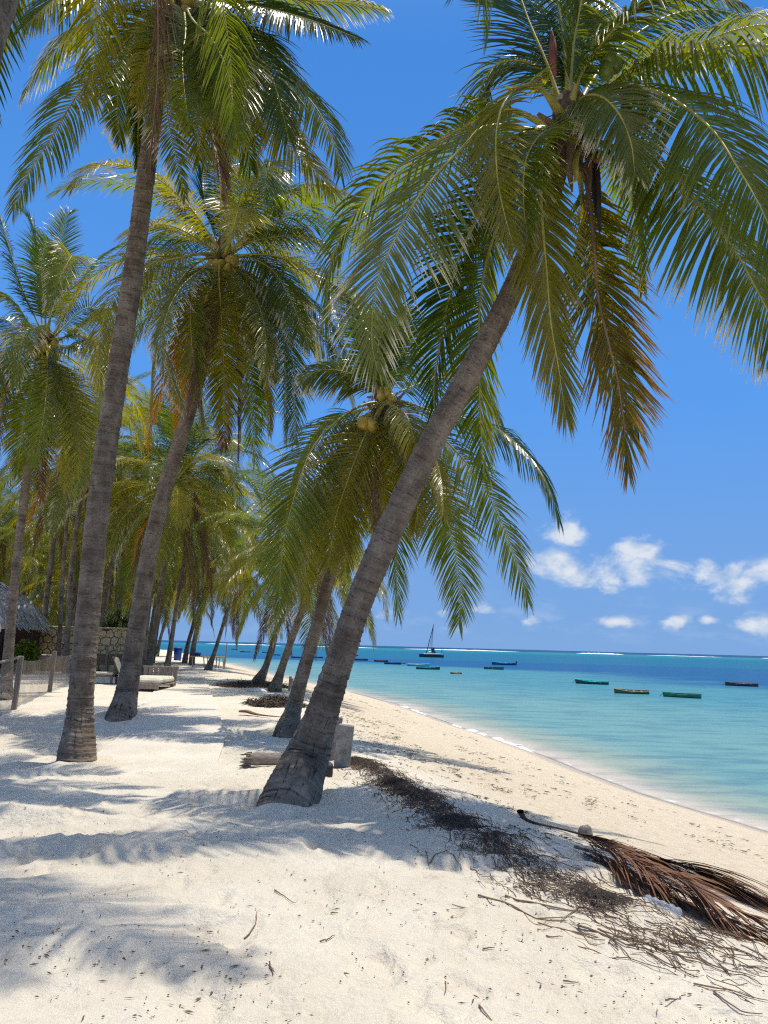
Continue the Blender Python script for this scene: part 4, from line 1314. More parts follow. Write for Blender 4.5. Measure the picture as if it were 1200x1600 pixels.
# --- palm at the left edge with clusters of nuts
bK, pK, rK = rooted(6, 1090, [(10, 1060, 20.6, 18.7), (15, 1000, 20.5, 15.2), (24, 900, 20.4, 13.7), (36, 790, 20.3, 12.9), (50, 690, 20.2, 12.1), (62, 600, 20.1, 10.9), (70, 550, 20.0, 10.1)], 31)
K = palm(bK, pK, rK, 'coconut palm at the left edge behind the net fence, heavy with yellow nuts', 16, True, None, 0.025, 28)
cK = at(72, 532, 20.0)
crown_parts(K, cK, .13, 26, 16, 'nut_yellow', 8)
FK = [
    ([(59, 505, 19.8), (34, 450, 19.5), (12, 381, 19.3), (-5, 330, 19.2), (-35, 320, 19)], 'leaf_deep', dict(lmax=.9)),
    ([(64, 490, 20), (61, 425, 20), (50, 355, 20), (25, 320, 20)], 'leaf_deep', dict(lmax=.9, droop=.5)),
    ([(76, 505, 19.5), (88, 465, 19), (106, 412, 18.5), (112, 400, 18), (95, 430, 17.6), (75, 480, 17.5)], 'leaf_silver', dict(lmax=.8, droop=.9)),
    ([(80, 490, 20.2), (90, 420, 20.4), (102, 345, 20.6), (112, 330, 20.8)], 'leaf_green', dict(lmax=.85, droop=.4)),
    ([(92, 510, 19.9), (134, 430, 19.8), (172, 391, 19.7), (205, 375, 19.6)], 'leaf_green', dict(lmax=.8, droop=.6)),
    ([(95, 530, 19.8), (140, 495, 19.6), (180, 480, 19.5), (210, 490, 19.5)], 'leaf_green', dict(lmax=.85)),
    ([(92, 545, 19.6), (130, 535, 19.3), (160, 550, 19.1), (180, 590, 19)], 'leaf_silver', dict(lmax=.8, droop=1.2)),
    ([(60, 545, 19.6), (44, 532, 19.3), (19, 540, 19.1), (-5, 575, 19), (-15, 630, 19)], 'leaf_yellow', dict(lmax=.85, droop=1.0)),
    ([(83, 570, 19.5), (92, 600, 19.3), (98, 640, 19.2), (103, 706, 19.2), (103, 765, 19.2)], 'leaf_yellow', dict(lmax=.9, droop=.5)),
    ([(62, 572, 19.5), (45, 620, 19.3), (34, 680, 19.3), (28, 740, 19.3)], 'leaf_green', dict(lmax=.85, droop=.6)),
    ([(85, 570, 19.9), (118, 610, 19.9), (138, 680, 20), (142, 750, 20)], 'leaf_yellow', dict(lmax=.8, droop=.6)),
    ([(50, 560, 20), (15, 600, 20), (0, 670, 20), (-8, 740, 20)], 'leaf_dry', dict(lmax=.7, droop=.6, rm='rachis_dry')),
    ([(75, 580, 20.3), (70, 650, 20.5), (60, 720, 20.5), (65, 780, 20.5)], 'leaf_dry', dict(lmax=.7, droop=.4, rm='rachis_dry')),
    ([(50, 540, 20.3), (10, 500, 20.7), (-30, 510, 21), (-60, 560, 21)], 'leaf_deep', dict(lmax=.9)),
    ([(90, 520, 20.4), (140, 480, 21), (180, 520, 21.5), (195, 590, 21.7)], 'leaf_deep', dict(lmax=.9)),
    ([(70, 480, 19.6), (65, 420, 19), (72, 380, 18.4), (85, 380, 18)], 'leaf_deep', dict(lmax=.9)),
    ([(55, 520, 19.5), (20, 470, 19), (-20, 460, 18.7), (-50, 490, 18.6)], 'leaf_green', dict(lmax=.85)),
    ([(80, 580, 19.6), (115, 640, 19.5), (125, 700, 19.5), (120, 770, 19.5)], 'leaf_green', dict(lmax=.8, droop=.6)),
    ([(60, 585, 20.2), (40, 650, 20.3), (45, 720, 20.3), (40, 790, 20.3)], 'leaf_yellow', dict(lmax=.8, droop=.6)),
]
for i, (pts, lm, kw) in enumerate(FK):
    fr(K, cK, pts, lm, seed=500 + i, **{**dict(segs=3, droop=.9), **kw, **dict(npair=110, wmax=.033)})
lib_crown(K, cK, .98, 26, 501, classes=('low', 'hang', 'dry'))

# --- farther palms along the path and the shore
MID = [  # foot px, foot width, trunk (px, py, width)..., crown px, frond scale, label
    ((221, 1062), 13, [(226, 1010, 10.5), (235, 930, 10), (246, 880, 9.5), (262, 800, 9)], (270, 762), 1.0, 'leaning palm half hidden behind the third trunk, by the daybed', 30.5),
    ((232, 1056), 13, [(240, 1000, 10.5), (250, 920, 10), (268, 830, 9), (282, 770, 8.5)], (292, 735), 1.12, 'palm with bright yellow green crown above the daybed', 33),
    ((260, 1050), 13, [(268, 1000, 10), (277, 940, 9), (285, 890, 8.5), (295, 840, 8)], (302, 800), 1.0, 'slim palm left of the path, beyond the daybed', 38),
    ((288, 1033), 11, [(294, 1005, 9), (303, 975, 8.5), (313, 945, 8), (325, 905, 7.5)], (332, 880), 1.0, 'dark palm beside the blue bin', 52),
    ((299, 1037), 13, [(304, 1000, 10), (312, 965, 9.5), (322, 930, 9), (333, 895, 8)], (340, 870), 1.0, 'palm just right of the blue bin where the path ends', 50),
    ((325, 1046), 15, [(333, 1025, 10), (342, 998, 8.5), (352, 965, 8), (361, 940, 7.5), (372, 905, 7)], (376, 885), 0.95, 'crooked palm in front of the bamboo table', 43),
    ((404, 1068), 26, [(414, 1045, 16), (424, 1015, 14), (434, 978, 13), (444, 935, 12), (452, 895, 11)], (456, 868), 0.92, 'palm with dark debris heaped at its foot, left of the pale trunk', 30.5),
    ((429, 1082), 27, [(438, 1052, 19), (450, 1015, 16), (464, 975, 15), (480, 930, 14), (492, 890, 12)], (498, 862), 0.80, 'pale trunked palm above the dark leaf heap', 25.7),
    ((245, 1024), 8, [(250, 1000, 7), (257, 975, 6), (264, 945, 6), (272, 910, 5.5)], (276, 890), 1.0, 'far dark palm leaning right at the end of the path', 70),
    ((91, 1024), 10, [(94, 980, 8.5), (98, 900, 8), (104, 820, 7.5), (108, 760, 7)], (110, 722), 1.0, 'slim pale trunk rising in front of the stone wall', 36),
    ((105, 1024), 13, [(106, 980, 11), (110, 900, 10.5), (120, 820, 10), (132, 740, 9)], (138, 700), 1.05, 'darker trunk right of the slim pale one by the stone wall', 34),
    ((157, 1040), 12, [(161, 985, 10), (166, 930, 10), (176, 870, 9), (190, 820, 8.5)], (205, 770), 1.0, 'palm leaning right behind the pandanus bush', 42),
]
for i, (ft, fw, tr, cr, s, lab, Y) in enumerate(MID):
    fw_ = [(p[0], p[1], Y, p[2] * .76) for p in tr]
    r0 = px_ray(*ft)
    p0 = np.array([0, 0, EYE]) + r0 * (Y / r0[1])
    b = Vector((p0[0], Y, float(gz0(p0[0], Y))))
    pts, rad = trunk_pts(fw_)
    c = at(cr[0], cr[1], Y)
    t = palm(b, [np.array(b) - [0, 0, .3], np.array(b)] + pts + [c], [fw / F * Y * .52, fw / F * Y * .43] + rad + [rad[-1] * .9], lab, 30 + i, False, 'palms farther along the path and shore', 0.035, 20, 1.0)
    crown_parts(t, c, rad[-1] * .95, 60 + i, 5 if i % 2 == 0 else 2, 'nut_yellow' if i % 2 == 0 else 'nut_green', 5)
    lib_crown(t, c, s * 1.08, 30, 70 + i)

# --- the grove inland on the left
gr = np.random.default_rng(91)
grove = []
for row, (Y0, n, pxa, pxb) in enumerate(((46, 9, -60, 255), (56, 12, -60, 285), (70, 13, -40, 300), (90, 14, -30, 300), (115, 12, -20, 300))):
    for k in range(n):
        px = pxa + (pxb - pxa) * (k + gr.uniform(.1, .9)) / n
        Y = Y0 + gr.uniform(-5, 5)
        x = px_ray(px, 1000)[0] / px_ray(px, 1000)[1] * Y
        if x > np.interp(Y, CR_Y, CR_X) - 3:
            continue
        grove.append((x, Y, gr.uniform(4.5, 9.5) + (row * 0.5)))
for i, (x, Y, h) in enumerate(grove):
    z = float(gz0(x, Y))
    lx, ly = gr.uniform(-.6, 1.6), gr.uniform(-1, 1)
    pts = [np.array([x, Y, z - .2]), np.array([x, Y, z + .05]), np.array([x + lx * .2, Y + ly * .2, z + h * .35]), np.array([x + lx * .6, Y + ly * .6, z + h * .7]), np.array([x + lx, Y + ly, z + h])]
    t = palm((x, Y, z), pts, [.26, .22, .16, .14, .12], 'coconut palm of the dense grove behind the stone wall', 120 + i, False, 'palms of the grove inland', 0.2, 10, 0.6)
    lib_crown(t, pts[-1], gr.uniform(.9, 1.15), 18, 200 + i)

# undergrowth between and behind the grove palms: one mass of leaves
ug = np.random.default_rng(17)
VV, QQ, CC, nV = [], [], [], 0
for k in range(260):
    Y = ug.uniform(50, 130)
    px = ug.uniform(-90, 285)
    x = px_ray(px, 1000)[0] / px_ray(px, 1000)[1] * Y
    if x > np.interp(Y, CR_Y, CR_X) - 6:
        continue
    sz = np.array([ug.uniform(1.2, 3), ug.uniform(1.2, 3), ug.uniform(.8, 3.4)])
    n = 150
    d = nrm(ug.normal(0, 1, (n, 3))) * ug.uniform(.45, 1.05, (n, 1))
    c = np.array([x, Y, float(gz0(x, Y)) + sz[2] * .6]) + d * sz
    c[:, 2] = np.maximum(c[:, 2], .1)
    a, b = nrm(ug.normal(0, 1, (n, 3))), ug.normal(0, 1, (n, 3))
    b = nrm(np.cross(a, b))
    L, Wd = ug.uniform(.25, .6, (n, 1)), ug.uniform(.05, .14, (n, 1))
    V = np.stack([c - a * L, c + b * Wd, c + a * L, c - b * Wd], 1).reshape(-1, 3)
    VV.append(V)
    QQ.append(np.arange(n * 4).reshape(-1, 4) + nV)
    cc = np.ones((n, 4, 4))
    cc[..., 0] = [0.1, .3, .5, .3]
    cc[..., 1] = ug.random(n)[:, None]
    cc[..., 2] = .3
    CC.append(cc.reshape(-1, 4))
    nV += n * 4
tag(obj('undergrowth', mesh_np('undergrowth', np.vstack(VV), [np.vstack(QQ)], M['leaf_green'], attrs={'leaf': np.vstack(CC)})), kind='stuff')

# ------------------------------------------------------------------ things under the palms, left
M['stone'] = simple('warm cut coral stone', (0.62, 0.45, 0.23), 0.9, 0.25, 4, 0.01)
M['mortar'] = simple('dark recessed mortar', (0.13, 0.10, 0.07), 0.95, 0.3, 8)
M['plaster'] = simple('whitewashed ledge', (0.62, 0.57, 0.53), 0.85, 0.12, 3)
M['thatch'] = simple('grey weathered thatch', (0.42, 0.37, 0.31), 0.95, 0.4, 7, 0.02, (1, 1, .4))
M['wood_grey'] = simple('silvered timber', (0.25, 0.20, 0.155), 0.85, 0.28, 5, 0.004, (6, 6, .6))
M['wood_brown'] = simple('brown timber', (0.20, 0.12, 0.07), 0.8, 0.3, 6, 0.003, (5, 5, 1))
M['wood_red'] = simple('dark red stained timber', (0.055, 0.026, 0.020), 0.75, 0.3, 6)
M['bamboo'] = simple('sun bleached bamboo', (0.34, 0.28, 0.19), 0.7, 0.25, 6)
M['cushion'] = simple('cream canvas cushion', (0.60, 0.55, 0.42), 0.9, 0.10, 4, 0.004)
M['white_plastic'] = simple('white moulded plastic', (0.74, 0.74, 0.72), 0.4, 0.06, 4)
M['blue_plastic'] = simple('deep blue plastic', (0.012, 0.045, 0.26), 0.4, 0.2, 5)
M['concrete'] = simple('rough grey concrete', (0.27, 0.245, 0.21), 0.9, 0.4, 7, 0.012)
M['drift'] = simple('grey driftwood', (0.22, 0.18, 0.145), 0.9, 0.35, 9, 0.01, (2, 2, 5))
M['twig'] = simple('dry brown twigs', (0.17, 0.105, 0.06), 0.85, 0.4, 6)
M['twig_dark'] = simple('dark rotting seagrass', (0.080, 0.056, 0.040), 0.9, 0.4, 6)
M['weed'] = simple('olive seaweed', (0.12, 0.10, 0.045), 0.8, 0.4, 9)
M['chip'] = simple('brown leaf chips', (0.12, 0.075, 0.043), 0.9, 0.45, 4)
M['boot_dark'] = simple('weathered dark stalk', (0.075, 0.045, 0.03), 0.8, 0.4, 9, 0.004, (2, 2, 2))
M['black'] = simple('black rubber', (0.015, 0.015, 0.016), 0.6, 0.3, 6)
M['bulb'] = simple('opal lamp glass', (0.7, 0.68, 0.62), 0.3, 0.05, 4)
M['steel'] = simple('galvanised tube', (0.45, 0.46, 0.47), 0.4, 0.15, 8, metal=0.7)
M['fern'] = leaf_mat('pandanus blades', (0.05, 0.09, 0.03), (0.12, 0.13, 0.05), (0.24, 0.20, 0.10), .25, .8)

m, t, b = mat('brown shade net')
co = objco(t)
nz = noise(t, scaled(t, co, (2, 2, .9)), 1.5, 5)
b.inputs['Base Color'].default_value = (0.19, 0.15, 0.11, 1)
t.links.new(mixc(t, nz, (0.15, 0.115, 0.085), (0.24, 0.20, 0.15)), b.inputs['Base Color'])
b.inputs['Roughness'].default_value = .9
tr = node(t, 'ShaderNodeBsdfTransparent')
mx = node(t, 'ShaderNodeMixShader')
t.links.new(mrange(t, nz, 0.3, 0.7, 0.34, 0.52), mx.inputs[0])
t.links.new(tr.outputs[0], mx.inputs[1])
t.links.new(b.outputs[0], mx.inputs[2])
t.links.new(mx.outputs[0], t.nodes['Material Output'].inputs['Surface'])
M['net'] = m

m, t, b = mat('crumpled clear plastic')
b.inputs['Base Color'].default_value = (.75, .8, .86, 1)
b.inputs['Roughness'].default_value = .15
tr = node(t, 'ShaderNodeBsdfTransparent')
mx = node(t, 'ShaderNodeMixShader')
mx.inputs[0].default_value = .26
t.links.new(tr.outputs[0], mx.inputs[1])
t.links.new(b.outputs[0], mx.inputs[2])
t.links.new(mx.outputs[0], t.nodes['Material Output'].inputs['Surface'])
M['clear'] = m


def G(x, y):
    return float(gz(x, y))


# stone wall: crazy-paved face, every stone its own piece
Yw = 37.5
xw0, xw1 = at(28, 1000, Yw)[0], at(196, 1000, Yw)[0]
zb, zt = G(xw0, Yw) - .05, 2.02
wall = empty('stone_wall', (xw0, Yw, 0), 'low wall of warm irregular stones standing behind the palm trunks', 'wall')
MB().box(((xw0 + xw1) / 2, Yw + .17, (zb + zt) / 2), (xw1 - xw0, .26, zt - zb)).build('wall_core', M['mortar'], wall)
MB().box(((xw0 + xw1) / 2, Yw + .15, zt + .025), (xw1 - xw0 + .06, .40, .07), bev=.02).build('coping', M['stone'], wall)
MB().box(((xw0 + xw1) / 2 - .2, Yw - .20, zb + .68), (xw1 - xw0 - .4, .42, .20), bev=.03).build('ledge', M['plaster'], wall)
rgw = np.random.default_rng(3)
sx, sz_ = .40, .32
nc, nr = int((xw1 - xw0) / sx) + 1, int((zt - zb) / sz_) + 1
jit = {}


def hv(i, j):       # hexagonal lattice vertex, jittered once and shared by its neighbours
    if (i, j) not in jit:
        jit[(i, j)] = rgw.uniform(-.26, .26, 2)
    bx = i * sx / 2
    bz = (j // 2) * sz_ + (j % 2) * sz_ * .36
    return np.array([xw0 + bx + jit[(i, j)][0] * sx * .6, zb + bz + jit[(i, j)][1] * sz_ * .6])


for r_ in range(nr):
    for c_ in range(nc):
        o = c_ * 2 + (r_ % 2)
        ring = [hv(o, 2 * r_ + 1), hv(o + 1, 2 * r_), hv(o + 2, 2 * r_ + 1), hv(o + 2, 2 * r_ + 2), hv(o + 1, 2 * r_ + 3), hv(o, 2 * r_ + 2)]
        ring = np.array(ring)
        ring[:, 0] = np.clip(ring[:, 0], xw0, xw1)
        ring[:, 1] = np.clip(ring[:, 1], zb, zt - .02)
        cen = ring.mean(0)
        if (ring[:, 0].max() - ring[:, 0].min()) < .12 or (ring[:, 1].max() - ring[:, 1].min()) < .10:
            continue
        o1, o2 = cen + (ring - cen) * .90, cen + (ring - cen) * .70
        dp = rgw.uniform(.035, .075)
        V = [(p[0], Yw + .06, p[1]) for p in o1] + [(p[0], Yw + .04 - dp * .6, p[1]) for p in o1] + [(p[0], Yw + .04 - dp, p[1]) for p in o2]
        fs = [(i, (i + 1) % 6, 6 + (i + 1) % 6, 6 + i) for i in range(6)] + [(6 + i, 6 + (i + 1) % 6, 12 + (i + 1) % 6, 12 + i) for i in range(6)] + [(12, 13, 14, 15, 16, 17)]
        MB().add(V, fs).build('stone', M['stone'], wall)

# thatched hut
Yh = 34.0
hc = np.array([at(-78, 1000, Yh)[0], Yh + 1.2, 0])
hut = empty('thatched_hut', hc, 'round beach hut with shaggy grey thatch at the left edge', 'hut')
rh = at(46, 1000, Yh)[0] - hc[0]
ze, zp = 2.0, 4.25
n = 48
V, fs = [], []
for i, (f, zz) in enumerate(((1.0, ze - .12), (1.0, ze + .05), (.86, ze + .75), (.66, ze + 1.35), (.40, ze + 1.85), (.12, zp), (.01, zp + .05))):
    for j in range(n):
        a = 2 * math.pi * j / n
        w = 1 + .03 * math.sin(7 * a + i)
        V.append((hc[0] + rh * f * w * math.cos(a), hc[1] + rh * f * w * math.sin(a), zz + .05 * math.sin(11 * a + 2 * i)))
for i in range(6):
    for j in range(n):
        fs.append((i * n + j, i * n + (j + 1) % n, (i + 1) * n + (j + 1) % n, (i + 1) * n + j))
roof = MB().add(V, fs).build('roof', M['thatch'], hut)
th = MB()
rgh = np.random.default_rng(8)
prof_f, prof_z = [1.0, .86, .66, .40, .12], [ze + .05, ze + .75, ze + 1.35, ze + 1.85, zp]
for i in range(2600):
    f = rgh.uniform(.1, 1.03)
    a = rgh.uniform(0, 6.28)
    zz = np.interp(f, prof_f[::-1], prof_z[::-1]) + .04
    z2 = np.interp(min(f + .18, 1.2), prof_f[::-1] + [1.25], prof_z[::-1] + [ze - .35]) + .02
    w = .02 + .02 * rgh.random()
    da = rgh.normal(0, .03)
    p = np.array([hc[0] + rh * f * math.cos(a), hc[1] + rh * f * math.sin(a), zz + .05 * rgh.random()])
    q = np.array([hc[0] + rh * (f + .16) * math.cos(a + da), hc[1] + rh * (f + .16) * math.sin(a + da), z2 + .08 * rgh.random() - .06])
    s_ = np.array([-math.sin(a), math.cos(a), 0]) * w
    th.add([p - s_, p + s_, q + s_ * .6, q - s_ * .6], [(0, 1, 2, 3)])
o = th.build('thatch_strands', M['thatch'], hut)
o['kind'] = 'stuff'
for i in range(7):
    a = 6.28 * i / 7 + .3
    x, y = hc[0] + rh * .82 * math.cos(a), hc[1] + rh * .82 * math.sin(a)
    MB().tube([(x, y, -.1), (x, y, ze + .3)], .08, 8).build('post', M['wood_red'], hut)
MB().box((hc[0], hc[1] + rh * .5, 1.0), (rh * 1.5, .12, 2.0)).build('back_panel', M['wood_red'], hut)
MB().box((hc[0], hc[1] - rh * .45, .95), (rh * 1.3, .6, .08), bev=.02).build('counter_top', M['wood_brown'], hut)
MB().box((hc[0], hc[1] - rh * .45, .45), (rh * 1.2, .45, .9)).build('counter_front', M['plaster'], hut)


def leafy(name, c, s, n, label, cat, seed, m='leaf_green', L0=(.08, .2), W0=(.03, .07)):
    rg = np.random.default_rng(seed)
    root = empty(name, c, label, cat)
    d = nrm(rg.normal(0, 1, (n, 3))) * rg.uniform(.3, 1.0, (n, 1)) ** .6
    p = np.array([0, 0, s[2] * .95]) + d * s
    p[:, 2] = np.maximum(p[:, 2], .04)
    a, b_ = nrm(rg.normal(0, 1, (n, 3)) + [0, 0, -.3]), rg.normal(0, 1, (n, 3))
    b_ = nrm(np.cross(a, b_))
    L, Wd = rg.uniform(*L0, (n, 1)), rg.uniform(*W0, (n, 1))
    V = np.stack([p - a * L, p + b_ * Wd, p + a * L, p - b_ * Wd], 1).reshape(-1, 3)
    cc = np.ones((n, 4, 4))
    cc[..., 0] = [0, .3, .6, .3]
    cc[..., 1] = rg.random(n)[:, None]
    cc[..., 2] = .4
    f = obj('foliage', mesh_np('foliage', V, [np.arange(n * 4).reshape(-1, 4)], M[m], attrs={'leaf': cc.reshape(-1, 4)}), root)
    f['kind'] = 'stuff'
    st = MB()
    for i in range(6):
        q = d[i] * s * .8
        st.tube([(0, 0, -.05), (q[0] * .4, q[1] * .4, s[2] * .6), (q[0], q[1], s[2] + abs(q[2]))], [.03, .02, .008], 5)
    st.build('stem', M['wood_brown'], root, origin=(0, 0, 0))
    return root


x, y = at(42, 1010, 33.5)[:2]
leafy('leafy_shrub', (x, y, G(x, y)), np.array([.55, .5, .75]), 900, 'green leafy shrub growing against the stone wall beside the hut', 'shrub', 31)

# pandanus bush on the wall
x, y = at(181, 960, 39.5)[0], 39.5
pb = empty('pandanus_bush', (x, y, G(x, y)), 'spiky pandanus bush with strap leaves rising behind the stone wall', 'bush')
st = MB()
for i, (dx, dy, hz) in enumerate(((-.3, 0, 2.3), (.1, .1, 2.7), (.45, 0, 2.4), (0, -.2, 2.1), (-.5, .2, 2.0), (.6, .2, 2.1))):
    st.tube([(dx * .2, dy * .2, -.1), (dx * .6, dy * .6, hz * .55), (dx, dy, hz)], [.09, .07, .06], 7)
st.build('stem', M['wood_brown'], pb, origin=(0, 0, 0))
rgp = np.random.default_rng(44)
for i, (dx, dy, hz) in enumerate(((-.3, 0, 2.3), (.1, .1, 2.7), (.45, 0, 2.4), (0, -.2, 2.1), (-.5, .2, 2.0), (.6, .2, 2.1))):
    V, Q, C, nv = [], [], [], 0
    for k in range(70):
        a, e = rgp.uniform(0, 6.28), rgp.uniform(-.2, 1.4)
        L = rgp.uniform(.55, .95)
        P = curve_frond(L, e, rgp.uniform(.9, 1.9), 5, 1.3)
        P = np.stack([P[:, 0] * math.cos(a), P[:, 0] * math.sin(a), P[:, 2]], 1) + [dx, dy, hz]
        sd = np.array([-math.sin(a), math.cos(a), 0]) * .032
        for q, w in zip(P, (1, 1, .85, .6, .05)):
            V += [q - sd * w, q + sd * w]
        C += [(j // 2 / 4, rgp.random(), .4, 1) for j in range(10)]
        Q += [(nv + 2 * j, nv + 2 * j + 1, nv + 2 * j + 3, nv + 2 * j + 2) for j in range(4)]
        nv += 10
    o = obj('leaf_rosette', mesh_np('leaf_rosette', np.array(V), [np.array(Q)], M['fern'], attrs={'leaf': np.array(C)}), pb)
    o['kind'] = 'stuff'

# net fence
FP = [(-6.05, 11.2), (-7.71, 16.8), (-9.20, 22.1), (-10.75, 27.6), (-12.2, 33.0)]
fence = empty('net_fence', (FP[1][0], FP[1][1], G(*FP[1])), 'post and rail fence hung with brown see-through net', 'fence')
for (x, y) in FP:
    z = G(x, y)
    MB().box((x, y, z + .5), (.11, .11, 1.25), (random.uniform(-.03, .03), random.uniform(.02, .07), .3), .012).build('post', M['wood_grey'], fence)
for i, ((xa, ya), (xb, yb)) in enumerate(zip(FP[:-1], FP[1:])):
    za, zb_ = G(xa, ya), G(xb, yb)
    if i == 0:
        MB().tube([(xa, ya, za + 1.10), ((xa + xb) / 2, (ya + yb) / 2, (za + zb_) / 2 + 1.05), (xb, yb, zb_ + 1.10)], .028, 8).build('rail', M['wood_grey'], fence)
    nb = MB()
    nx_ = 60
    u = np.linspace(0, 1, nx_)
    dv = np.array([xb - xa, yb - ya])
    nn_ = np.array([-dv[1], dv[0]]) / np.linalg.norm(dv)
    wv_ = .07 * vnoise(u * 9, u * 0 + i, 77) + .012 * np.sin(u * 40 + i)
    top = 1.04 - .09 * np.sin(np.pi * u) + .03 * vnoise(u * 8, u * 0, 78)
    V = []
    for kx in range(nx_):
        p = np.array([xa, ya]) + dv * u[kx] + nn_ * wv_[kx]
        zz = za + (zb_ - za) * u[kx]
        V += [(p[0], p[1], zz + .02), (p[0] + nn_[0] * .02, p[1] + nn_[1] * .02, zz + top[kx] * .5), (p[0], p[1], zz + top[kx])]
    nb.add(V, [(3 * k_ + j, 3 * k_ + 3 + j, 3 * k_ + 4 + j, 3 * k_ + 1 + j) for k_ in range(nx_ - 1) for j in range(2)])
    nb.build('net', M['net'], fence, True)

# lounger with its cream back raised
p = on_ground(172, 1070)
lo = empty('sun_lounger', p, 'sun lounger with raised cream back, between the tall palm and the leaning one', 'lounger')
px_, py_, pz_ = p
MB().box((px_ - .45, py_ + .5, pz_ + .28), (.9, .62, .06), bev=.01).build('seat_frame', M['wood_brown'], lo)
MB().box((px_ - .45, py_ + .5, pz_ + .36), (.88, .58, .10), bev=.03).build('seat_cushion', M['cushion'], lo)
MB().box((px_ + .08, py_ + .46, pz_ + .50), (.07, .66, .96), (0, -.42, .35), .01).build('back_frame', M['wood_brown'], lo)
MB().box((px_ + .17, py_ + .42, pz_ + .50), (.15, .62, .92), (0, -.42, .35), .05).build('back_cushion', M['cushion'], lo)
for (dx, dy) in ((-.85, .25), (-.85, .75), (-.05, .25), (-.05, .75)):
    MB().box((px_ + dx, py_ + dy, pz_ + .12), (.06, .06, .30)).build('leg', M['wood_brown'], lo)

# low white plastic table beside it
p = on_ground(152, 1066)
tb = empty('side_table', p, 'small white plastic table left of the cream lounger back', 'table')
MB().box((p.x, p.y, p.z + .36), (.46, .46, .04), bev=.012).build('table_top', M['white_plastic'], tb)
for sx_ in (-1, 1):
    for sy_ in (-1, 1):
        MB().box((p.x + sx_ * .19, p.y + sy_ * .19, p.z + .17), (.05, .05, .36)).build('leg', M['white_plastic'], tb)

# daybed with cream mattress
p = on_ground(236, 1081)
db = empty('daybed', p, 'low wooden daybed with cream mattress on the sand by the path', 'daybed')
bx, by, bz = p.x, p.y + .9, p.z
for k in range(6):
    MB().box((bx - .32, by - .85 + k * .34, bz + .19), (1.10, .32, .05), bev=.008).build('slat', M['wood_grey'], db)
MB().box((bx - .32, by - 1.0, bz + .17), (1.14, .06, .16), bev=.01).build('side_rail', M['wood_grey'], db)
MB().box((bx - .32, by + 1.02, bz + .17), (1.14, .06, .16), bev=.01).build('side_rail', M['wood_grey'], db)
MB().box((bx - .32, by, bz + .32), (1.08, 1.95, .20), bev=.07).build('mattress', M['cushion'], db)
for sx_ in (-.8, .16):
    for sy_ in (-.92, .92):
        MB().box((bx + sx_, by + sy_, bz + .05), (.1, .1, .24)).build('leg', M['wood_grey'], db)
for k in range(7):
    MB().box((bx - .82 + k * .165, by + 1.16, bz + .44), (.135, .04, .44), bev=.008).build('back_slat', M['wood_grey'], db)
MB().box((bx - .32, by + 1.16, bz + .69), (1.2, .09, .06), bev=.01).build('back_rail', M['wood_grey'], db)

# slatted timber frame in front of the wall
p = on_ground(168, 1052)
gt = empty('timber_frame', p, 'open frame of weathered posts in front of the right end of the stone wall', 'frame')
for k, dx in enumerate((-.7, -.1, .32, .85)):
    MB().box((p.x + dx, p.y, p.z + .62), (.08, .08, 1.3), (0, .03, 0), .01).build('post', M['wood_grey'], gt)
MB().box((p.x + .05, p.y, p.z + 1.24), (1.75, .06, .08), bev=.01).build('top_rail', M['wood_grey'], gt)
MB().box((p.x + .05, p.y + .07, p.z + .62), (1.7, .04, .5), bev=.01).build('board_panel', M['wood_brown'], gt)

# blue bin
p = on_ground(277, 1033)
bn = empty('blue_bin', p, 'deep blue plastic bin standing where the path ends', 'bin')
mb = MB()
mb.tube([(p.x, p.y, p.z - .02), (p.x, p.y, p.z + .05), (p.x, p.y, p.z + .5), (p.x, p.y, p.z + .92)], [.24, .26, .29, .31], 18)
mb.build('bin_body', M['blue_plastic'], bn, True)
MB().tube([(p.x, p.y, p.z + .92), (p.x, p.y, p.z + .97), (p.x, p.y, p.z + 1.02)], [.335, .335, .25], 18).build('lid', M['blue_plastic'], bn)

# bamboo drying table on the shore
pc = on_ground(330, 1046)
Yt = 47.0
c = at(326, 1026, Yt)
bt = empty('bamboo_table', (c[0], Yt, float(gz0(c[0], Yt))), 'rickety bamboo table on thin legs at the top of the beach, past the crooked palm', 'table')
zt_ = c[2]
for k in range(14):
    MB().tube([(c[0] - .95, Yt - .5 + k * .075, zt_), (c[0] + .95 + random.uniform(-.06, .1), Yt - .5 + k * .075, zt_ + random.uniform(-.02, .02))], .03, 6).build('pole', M['bamboo'], bt)
for (dx, dy) in ((-.85, -.45), (-.4, .45), (.05, -.45), (.4, .45), (.75, -.45), (.9, .45), (.92, -.3)):
    gx_, gy_ = c[0] + dx + random.uniform(-.1, .1), Yt + dy
    MB().tube([(gx_, gy_, float(gz0(gx_, gy_)) - .1), (c[0] + dx, Yt + dy, zt_)], .032, 6).build('leg', M['bamboo'], bt)
MB().tube([(c[0] + 1.0, Yt, float(gz0(c[0] + 1, Yt)) - .1), (c[0] + 1.06, Yt, zt_ + .85)], .028, 6).build('mast_pole', M['bamboo'], bt)
tp = obj('blue_tarp', MB().lump((0, 0, 0), (.30, .25, .12), 4, .12, 12, 7).mesh('blue_tarp', M['blue_plastic'], smooth=True), None, (c[0] - .78, Yt + .05, zt_ + .13))
tag(tp, 'folded blue tarpaulin lying on the left end of the bamboo table', 'tarpaulin')

